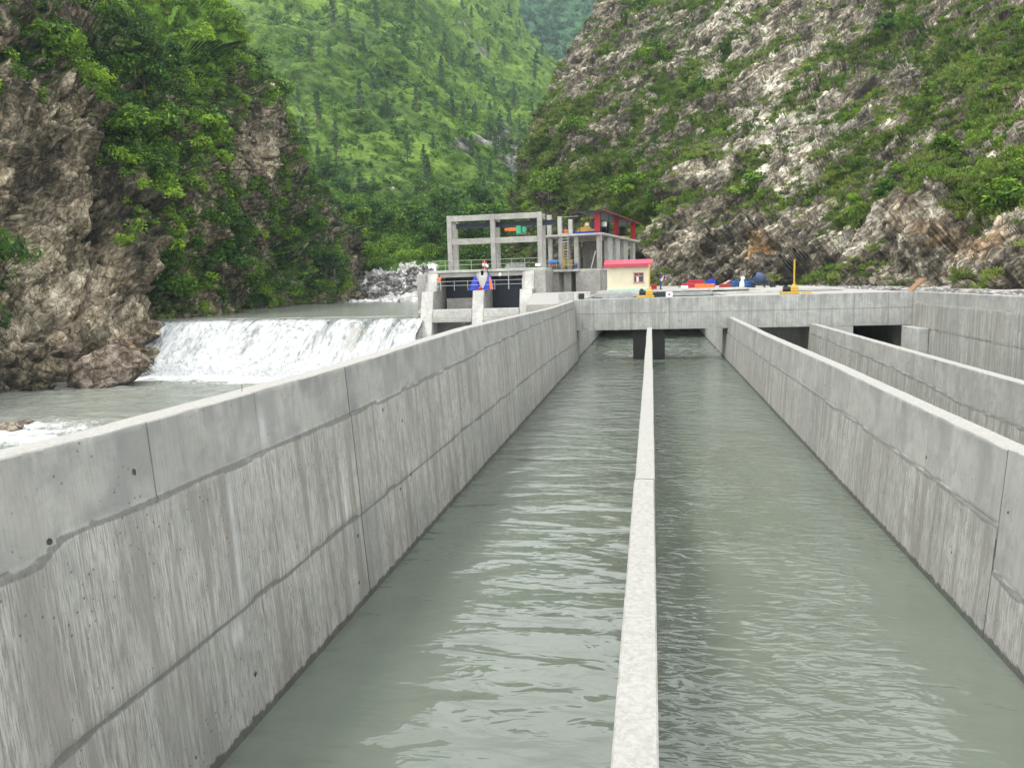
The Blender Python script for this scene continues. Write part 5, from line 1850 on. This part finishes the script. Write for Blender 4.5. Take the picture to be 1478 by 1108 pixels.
pp = on_y(636, 417, 82.4)
person('person', 'worker in orange top climbing beside the left pier of the spillway gate', (-23.2, 82.0, 5.5), math.radians(25),
       dict(kneel=(-.13, .22, .62), anklel=(-.12, .05, .28), toel=(-.12, .2, .22), elr=(.32, .14, 1.30), wrr=(.28, .36, 1.48), ell=(-.27, .12, 1.2), wrl=(-.25, .34, 1.25)), 'orange', 'sheet')
person('person', 'stooping worker in blue clothes with a peach cloth beside the house', (0.95, 80.0, 5.0), math.radians(-70),
       dict(chest=(0, .16, 1.26), neck=(0, .26, 1.37), head=(0, .33, 1.43), crown=(0, .40, 1.55), shl=(-.19, .2, 1.33), shr=(.19, .2, 1.33), ell=(-.24, .30, 1.06), wrl=(-.2, .46, .9),
            elr=(.24, .32, 1.06), wrr=(.2, .48, .92)), 'blue', 'navy',
       lambda r: MB().prism([(-.1, .95), (.16, 1.35), (.30, 1.42), (.24, 1.12), (.04, .8)], .0, .24).jitter(.01).build('cloth', MAT['peach'], r))

# ------------------------------------------------------------------ things on the gates and deck
def tarp(name, label, loc, r_, hgt, seed):
    t = empty(name, loc, label, 'tarpaulin')
    n, m = 40, 16
    V, Q = [], []
    rg = np.random.default_rng(seed)
    ph = rg.random(5) * 6.28
    for j in range(m):
        q = j / (m - 1)
        for i in range(n):
            a = 2 * math.pi * i / n
            fold = 1 + (.20 * math.sin(a * 5 + ph[0]) + .14 * math.sin(a * 9 + ph[1]) + .10 * math.sin(a * 3 + ph[2])) * (1 - q * .5)
            rad = r_ * ((1 - q) ** .55) * (1 - .35 * q) * fold + .05
            V.append((rad * math.cos(a) * 1.15 + .12 * q, rad * math.sin(a) * .8, hgt * q + .03 * math.sin(a * 7 + q * 9)))
    for j in range(m - 1):
        for i in range(n):
            k = (i + 1) % n
            Q.append((j * n + i, j * n + k, (j + 1) * n + k, (j + 1) * n + i))
    np_mesh('sheet', V, Q, MAT['blue'], None, True, t)
    MB().cyl((.1, 0, hgt - .1), (.1, 0, hgt + .1), .05, .02, 8).build('knot', MAT['navy'], t)
    return t


tarp('covered_machine', 'blue tarpaulin tied over a machine, left of the middle pier', (-19.1, 81.6, 5.51), .52, 1.5, 4)
tb = tarp('covered_machine', 'blue tarpaulin with an orange-red flap, right of the middle pier', (-17.5, 81.6, 5.51), .5, 1.55, 9)
MB().prism([(.2, .02), (.55, .02), (.45, .8), (.26, 1.4), (.12, 1.3)], -.42, -.36, 'y').jitter(.02).build('flap', MAT['orange'], tb)
t = empty('red_bundle', (-18.35, 81.2, 5.51), 'small red bundle on the walkway between the two blue tarpaulins', 'bundle')
MB().lathe([(.15, 0), (.24, .1), (.2, .28), (.08, .36)], n=10).jitter(.03).build('cloth', MAT['red'], t, True)
t = empty('warning_barrel', (-18.35, 83.7, 7.76), 'red barrel with a white band on the gate deck', 'barrel')
MB().lathe([(.25, 0), (.25, .36)], n=18).lathe([(.25, .66), (.25, .95), (.22, .98)], n=18).build('body', MAT['red'], t)
MB().lathe([(.252, .361), (.252, .659)], n=18).build('band', MAT['white'], t)
for lab, loc, hp in (('white round lamp on a dark bracket above the middle pier', (-17.9, 82.95, 7.46), .45), ('white ball lamp on a thin post right of the blue tarpaulins', (-16.2, 81.5, 5.5), 1.4)):
    t = empty('post_lamp', loc, lab, 'lamp')
    MB().cyl((0, 0, 0), (0, 0, hp), .03, n=8).box(-.12, .12, -.12, .12, 0, .03).build('post', MAT['steel'], t)
    MB().lathe([(.05, 0), (.15, .08), (.17, .18), (.13, .3), (.03, .36)], (0, 0, hp), 14).build('lamp_head', MAT['white'], t, True)
t = empty('floodlight', (-12.25, 83.25, 7.76), 'white box floodlight at the foot of the right front column', 'floodlight')
MB().box(-.28, .28, -.12, .12, .12, .42, c=.03).build('housing', MAT['white'], t)
MB().cyl((-.2, 0, 0), (-.2, 0, .13), .03, n=6).cyl((.2, 0, 0), (.2, 0, .13), .03, n=6).build('leg', MAT['steel'], t)
t = empty('board_stack', (-15.0, 84.6, 7.76), 'stack of grey boards on the gate deck behind the railing', 'boards')
mb = MB()
for k in range(5):
    mb.box(-1.1 + random.uniform(-.1, .1), 1.1 + random.uniform(-.1, .1), -.4, .4, .1 * k + .003, .1 * k + .09)
mb.build('boards', MAT['sheet'], t)


def gate_hoist(loc, label):
    t = empty('gate_hoist', loc, label, 'gate hoist')
    MB().box(-.62, .72, -.3, .3, 0, .16, c=.02).box(-.62, -.5, -.32, .32, .16, .22).build('base', MAT['yellow'], t)
    MB().box(.1, .62, -.26, .26, .163, .55, c=.04).cyl((.36, 0, .55), (.36, 0, .72), .2, .14, 12).build('gearbox', MAT['yellow'], t)
    MB().cyl((-.42, 0, .38), (.08, 0, .38), .19, n=14).box(-.35, -.1, -.14, .14, .5, .68).build('motor', MAT['black'], t)
    MB().cyl((.36, 0, .70), (.36, 0, 2.45), .065, n=10).lathe([(.075, 2.45), (.075, 2.5), (.02, 2.53)], (.36, 0, 0), 10).build('stem_cover', MAT['yellow'], t)
    return t


gate_hoist((10.1, 59.6, 4.71), 'yellow screw hoist with tall thin pole on the right part of the bridge')
MB().box(.9, 1.6, -.12, .12, .003, .12).build('tool_tray', MAT['yellow'], bpy.data.objects['gate_hoist'])
gate_hoist((-.5, 59.6, 4.71), 'yellow screw hoist with tall thin pole in front of the small house')
t = empty('junction_box', (1.35, 59.7, 4.71), 'white junction box on the bridge right of the house', 'box')
MB().box(-.25, .25, -.2, .2, 0, .38, c=.02).build('body', MAT['white'], t)
MB().box(-.08, .08, -.212, -.202, .14, .26).build('cover', MAT['steel'], t)
t = empty('cable_tray', (.75, 60.2, 4.71), 'dark grey steel trough lying on the bridge beside the yellow hoist', 'trough')
MB().box(-.7, .5, -.25, .25, 0, .05).box(-.7, .5, -.25, -.2, .05, .34).box(-.7, .5, .2, .25, .05, .34).build('body', MAT['steel'], t)
t = empty('cable_tray', (-2.6, 60.2, 4.71), 'long thin trough lying on the bridge left of the yellow hoist', 'trough')
MB().box(-1.2, 1.2, -.2, .2, 0, .04).box(-1.2, 1.2, -.2, -.16, .04, .24).box(-1.2, 1.2, .16, .2, .04, .24).build('body', MAT['sheet'], t)
for lab, x0, x1, y, w_ in (('left pale parapet block behind the long left wall', -9.2, -7.6, 76.0, .5), ('right pale parapet block behind the long left wall', -7.5, -6.0, 77.2, .5)):
    t = empty('parapet_block', ((x0 + x1) / 2, y, 4.2), lab, 'parapet')
    MB().box(-(x1 - x0) / 2 + .05, (x1 - x0) / 2 - .05, -.3, .3, -.3, .85, c=.03).build('block', MAT['pale'], t)
t = empty('crate_pile', (-5.4, 59.7, 4.71), 'small dark box on the deck corner left of the house', 'box')
MB().box(-.22, .22, -.2, .2, 0, .45, c=.02).build('body', MAT['black'], t)

YZ = 4.9


def pos(px, py, y, z):
    v = on_y(px, py, y)
    return (v[0], y, z)


def crate(name, label, px, wpx, y, hgt, mat, cat, d=.8, z=YZ):
    x0, x1 = on_y(px - wpx / 2, 410, y)[0], on_y(px + wpx / 2, 410, y)[0]
    t = empty(name, ((x0 + x1) / 2, y, z), label, cat)
    w_ = (x1 - x0) / 2
    mb = MB()
    mb.box(-w_, w_, -d / 2, d / 2, .06, hgt, c=.03)
    for s in (-w_ * .8, w_ * .6):
        mb.box(s, s + .2, -d / 2, d / 2, 0, .06)
    mb.build('body', MAT[mat], t)
    mb = MB()
    k = -w_ + .1
    while k < w_ - .1:
        mb.box(k, k + .06, -d / 2 - .03, -d / 2 - .003, .1, hgt - .05)
        k += .45
    mb.box(-w_ + .05, w_ - .05, -d / 2 - .045, -d / 2 - .031, hgt - .14, hgt - .06)
    mb.build('rib', MAT[mat], t)
    return t


crate('red_container', 'long low red steel container on the yard right of the house', 1000, 32, 88, .62, 'red', 'container')
crate('red_container', 'shorter red steel form leaning behind the long red one', 1004, 22, 90, .95, 'red', 'container')
crate('white_block', 'white block in front of the long red container', 988, 10, 86.5, .38, 'white', 'block')
crate('orange_container', 'orange steel container on the yard beside the blue disc', 1017, 28, 84.5, .52, 'orange', 'container')
crate('rusty_box', 'rusty brown box between the pink pipe and the blue drums', 1047, 17, 85, .48, 'rust', 'box')
crate('red_board', 'red panel lying behind the stooping worker', 944, 8, 86, .62, 'red', 'panel')
crate('black_bin', 'black bin at the right end of the row of site gear', 1115, 7, 82, .62, 'black', 'bin', .5)
p0 = pos(1026, 412, 87, YZ)
t = empty('cable_reel', p0, 'big blue reel standing behind the orange container', 'cable reel')
MB().cyl((0, -.25, .55), (0, -.18, .55), .55, n=22).cyl((0, .18, .55), (0, .25, .55), .55, n=22).cyl((0, -.18, .55), (0, .18, .55), .3, n=18).build('spool', MAT['blue'], t)
p0 = pos(1036, 413, 85.5, YZ)
t = empty('pink_pipe', p0, 'pale pink pipe leaning up between the blue reel and the drums', 'pipe')
MB().cyl((0, 0, .08), (1.25, .2, .78), .11, n=12).lathe([(.14, 0), (.14, .1)], (1.25, .2, .74), 12).build('tube', plain_mat('pink_plastic', (0.62, 0.28, 0.30), .5), t)
for px, y, lab in ((1058, 86, 'blue drum just right of the pink pipe'), (1065, 87, 'second blue drum right of the pink pipe, partly behind the first'), (1078, 84, 'blue drum left of the concrete mixer'), (1085, 84.6, 'blue drum touching the concrete mixer')):
    drum(pos(px, 412, y, YZ), lab, r=.42, h=.85)
t = empty('cement_sack', pos(1072, 411, 84, YZ), 'white sack standing between the blue drums', 'sack')
MB().lathe([(.26, 0), (.34, .15), (.30, .6), (.16, .85), (.24, 1.05), (.12, 1.2)], n=14).jitter(.02).build('sack', MAT['white'], t, True)
# concrete mixer
t = empty('concrete_mixer', pos(1096, 413, 82, YZ), 'dark blue concrete mixer with tilted drum on legs', 'concrete mixer')
mb = MB()
prof = [(.18, -.62), (.42, -.5), (.58, -.15), (.58, .15), (.40, .5), (.28, .66)]
axd = Vector((-.75, -.25, .55)).normalized()
qm = axd.to_track_quat('Z', 'Y')
vs, fs = [], []
for r_, z_ in prof:
    for i in range(18):
        a = 2 * math.pi * i / 18
        vs.append(qm @ Vector((r_ * math.cos(a), r_ * math.sin(a), z_)) + Vector((0, 0, .98)))
for k in range(5):
    for i in range(18):
        j = (i + 1) % 18
        fs.append((k * 18 + i, k * 18 + j, k * 18 + 18 + j, k * 18 + 18 + i))
fs.append(tuple(range(17, -1, -1)))
mb.add(vs, fs)
mb.build('mixing_drum', plain_mat('mixer_paint', (0.035, 0.06, 0.12), .5), t, True)
for sx, sy in ((-.5, -.4), (.5, -.4), (-.5, .4), (.5, .4)):
    MB().cyl((sx * 1.1, sy, 0), (sx * .4, sy, .95), .045, n=6).build('leg', MAT['steel'], t)
MB().box(.45, .85, -.25, .25, .25, .75, c=.03).build('engine', MAT['black'], t)
MB().cyl((-.55, .42, .25), (-.55, .5, .25), .25, n=14).build('wheel', MAT['black'], t)
# tilted brown board by the rubble on the right
v = on_y(1330, 417, 60)
t = empty('tilted_board', (18.95, 59.0, 4.55), 'brown slab of wood tilted against the rubble beyond the boundary wall', 'board')
MB().prism([(-.9, 0), (-.75, 0), (.25, 1.0), (.1, 1.05)], -.6, .5, 'y').build('board', plain_mat('brown_wood', (0.22, 0.13, 0.07), .8), t)
t = empty('steel_rod', (-6.05, 10.3, 4.6), 'short thin steel rod sticking up from the near left wall top', 'rod')
MB().cyl((0, 0, 0), (.01, 0, .12), .005, n=6).build('rod', MAT['steel'], t)


# ------------------------------------------------------------------ boulders and rubble
def rock_mesh(r, sub=2):
    import bmesh
    bm = bmesh.new()
    bmesh.ops.create_icosphere(bm, subdivisions=sub, radius=1)
    V = np.array([v.co[:] for v in bm.verts])
    F = np.array([[v.index for v in f.verts] for f in bm.faces])
    bm.free()
    for _ in range(7):
        d = r.normal(size=3)
        d /= np.linalg.norm(d)
        c = 0.62 + .3 * r.random()
        k = V @ d
        V = V - np.outer(np.clip(k - c, 0, None), d)
    V = V * (np.array([1, .8, .65]) * (0.85 + .3 * r.random(3))) * (1 + .12 * (fbm(V * 2.2 + r.random() * 50, 3, 3)[:, None] - .5))
    return V, F


def rubble(name, label, pts, scl, mat, r):
    Vs, Fs, b = [], [], 0
    base = [rock_mesh(r, 1) for _ in range(6)]
    for p, s in zip(pts, scl):
        V, F = base[r.integers(6)]
        a = r.random() * 6.28
        R_ = np.array([[math.cos(a), -math.sin(a), 0], [math.sin(a), math.cos(a), 0], [0, 0, 1]])
        Vs.append((V @ R_.T) * s + p)
        Fs.append(F + b)
        b += len(V)
    return tag(np_mesh(name, np.concatenate(Vs), np.concatenate(Fs), mat), label, 'rubble', kind='stuff')


MAT['boulder'] = rock_mat('boulder_rock', (0.3, 0.2, 0.4), (0.6, 1, 1), (0.18, 0.17, 0.16), (0.48, 0.46, 0.43), (0.72, 0.70, 0.67), (0.42, 0.25, 0.15), scale=1.6, lo=.28, hi=.62)
rb = np.random.default_rng(77)
n = 900
x = 19.3 + 4.5 * rb.random(n)
y = 32 + 75 * rb.random(n)
x2 = -6 + 25 * rb.random(500)
y2 = 99 + 9 * rb.random(500) + 0.3 * (18 - x2)
pts = np.concatenate([np.stack([x, y, 4.4 + .12 * rb.random(n)], 1), np.stack([x2, y2, 4.5 + .15 * rb.random(500)], 1)])
rubble('rubble', 'pale broken stones along the edge of the yard', pts, .10 + .42 * rb.random(len(pts)) ** 2.5, MAT['boulder'], rb)
pts, k = sample(BK, 800, sstep(.3, .05, BK['veg']), rb, (480, 640, 388, 430))
rubble('bank_boulders', 'jumbled white boulders on the bank beyond the pool', pts, .35 + 1.3 * rb.random(len(pts)) ** 2.2, MAT['boulder'], rb)
# stones in the river and the fallen blocks at the foot of the left cliff
MAT['redrock'] = rock_mat('red_boulder_rock', (0.3, 0.2, 0.4), (0.6, 1, 1), (0.06, 0.048, 0.038), (0.22, 0.165, 0.12), (0.42, 0.36, 0.29), (0.33, 0.17, 0.09), scale=1.0, lo=.3, hi=.68)
for lab, px, py, z, s, mt in [
    ('huge reddish boulder at the water edge left of the waterfall', 150, 536, -3.0, (5.0, 3.4, 3.6), 'redrock'),
    ('pale cracked boulder leaning beside the left end of the weir', 180, 478, 1.2, (2.6, 2.2, 1.5), 'boulder'),
    ('tan block above the huge reddish boulder', 185, 500, -.2, (2.4, 2.0, 1.5), 'redrock'),
    ('small rusty boulder left of the huge reddish boulder', 95, 508, -.4, (1.8, 1.6, .9), 'redrock'),
    ('dark wet ledge block at the left weir abutment', 215, 475, 1.0, (2.2, 2.6, 1.6), 'redrock'),
    ('low wet stone breaking the rapids at the lower left', 12, 618, -2.9, (1.1, .9, .6), 'redrock'),
    ('second low wet stone in the rapids at the lower left', 35, 612, -3.0, (1.3, 1.0, .6), 'redrock')]:
    if py > 600:
        v = on_z(px, py, z)
    else:
        v = at_depth(px, py, {150: 78, 180: 92, 185: 88, 95: 79, 215: 94}[px])
    t = empty('boulder', v, lab, 'boulder')
    V, F = rock_mesh(rb, 4)
    V = V * (1 + .55 * (fbm(V * 1.3, 4, px)[:, None] - .5)) * (1 + .10 * (worley(V * 2.2, px)[2][:, None] - .5))
    a_ = .5
    V = V @ np.array([[math.cos(a_), 0, math.sin(a_)], [0, 1, 0], [-math.sin(a_), 0, math.cos(a_)]])
    V = V * np.array(s)
    np_mesh('stone', V, F, MAT[mt], dict(veg=np.full(len(V), .1), pale=np.full(len(V), .5), warm=np.full(len(V), .25)), False, t)


# ------------------------------------------------------------------ haze, light and sky
CLOUD = 9.0
mb = MB().box(-1150, 1150, -640, 1350, -8, 620)
hz = mb.build('haze', [])
g = G('haze_air')
pv = g.n('ShaderNodeVolumePrincipled')
pv.inputs['Color'].default_value = (0.66, 0.84, 1.0, 1)
pv.inputs['Density'].default_value = 0.00011
pv.inputs['Anisotropy'].default_value = 0.2
g.nt.links.new(pv.outputs[0], g.out.inputs['Volume'])
hz.data.materials.append(g.mat)
tag(hz, 'thin bluish haze filling the valley', 'haze', kind='stuff')

SUN_EL, SUN_AZ = math.radians(66), math.radians(245)      # high on the left, a little behind the camera
sd = bpy.data.lights.new('sun', 'SUN')
sd.energy = 1.5
sd.angle = math.radians(14)
sd.color = (1.0, 0.97, 0.92)
sun = bpy.data.objects.new('sun', sd)
COL.objects.link(sun)
dv = Vector((math.sin(SUN_AZ) * math.cos(SUN_EL), math.cos(SUN_AZ) * math.cos(SUN_EL), math.sin(SUN_EL)))
sun.rotation_euler = (-dv).to_track_quat('-Z', 'Y').to_euler()
world = bpy.data.worlds.new('World')
scene.world = world
world.use_nodes = True
nt = world.node_tree
nt.nodes.clear()
out = nt.nodes.new('ShaderNodeOutputWorld')
bg = nt.nodes.new('ShaderNodeBackground')
sky = nt.nodes.new('ShaderNodeTexSky')
sky.sky_type = 'NISHITA'
sky.sun_disc = False
sky.sun_elevation = SUN_EL
sky.sun_rotation = SUN_AZ
sky.dust_density = 4.0
sky.air_density = 1.2
sky.altitude = 1500
hs = nt.nodes.new('ShaderNodeHueSaturation')
hs.inputs['Saturation'].default_value = 0.28
hs.inputs['Value'].default_value = 1.0
nt.links.new(sky.outputs[0], hs.inputs['Color'])
tc = nt.nodes.new('ShaderNodeTexCoord')
cn = nt.nodes.new('ShaderNodeTexNoise')
cn.inputs['Scale'].default_value = 2.6
cn.inputs['Detail'].default_value = 6
cn.inputs['Roughness'].default_value = 0.6
nt.links.new(tc.outputs['Generated'], cn.inputs['Vector'])
cr = nt.nodes.new('ShaderNodeMapRange')
cr.inputs[1].default_value, cr.inputs[2].default_value = 0.34, 0.60
cr.inputs[3].default_value, cr.inputs[4].default_value = 0.45, 1.0
nt.links.new(cn.outputs['Fac'], cr.inputs[0])
cm = nt.nodes.new('ShaderNodeMix')
cm.data_type = 'RGBA'
nt.links.new(cr.outputs[0], cm.inputs[0])
nt.links.new(hs.outputs[0], cm.inputs[6])
cm.inputs[7].default_value = (CLOUD, CLOUD * 1.01, CLOUD * 1.02, 1)      # bright broken cloud
nt.links.new(cm.outputs[2], bg.inputs['Color'])
bg.inputs['Strength'].default_value = 0.15
nt.links.new(bg.outputs[0], out.inputs['Surface'])

scene.view_settings.view_transform = 'Standard'
scene.view_settings.look = 'None'
scene.view_settings.gamma = 1.0
scene.view_settings.use_curve_mapping = False
scene.view_settings.exposure = EXPOSURE
scene.cycles.use_denoising = True
scene.cycles.max_bounces = 6
scene.cycles.diffuse_bounces = 3
scene.cycles.glossy_bounces = 3
scene.cycles.transmission_bounces = 3
scene.cycles.volume_bounces = 1
scene.cycles.sample_clamp_indirect = 6.0
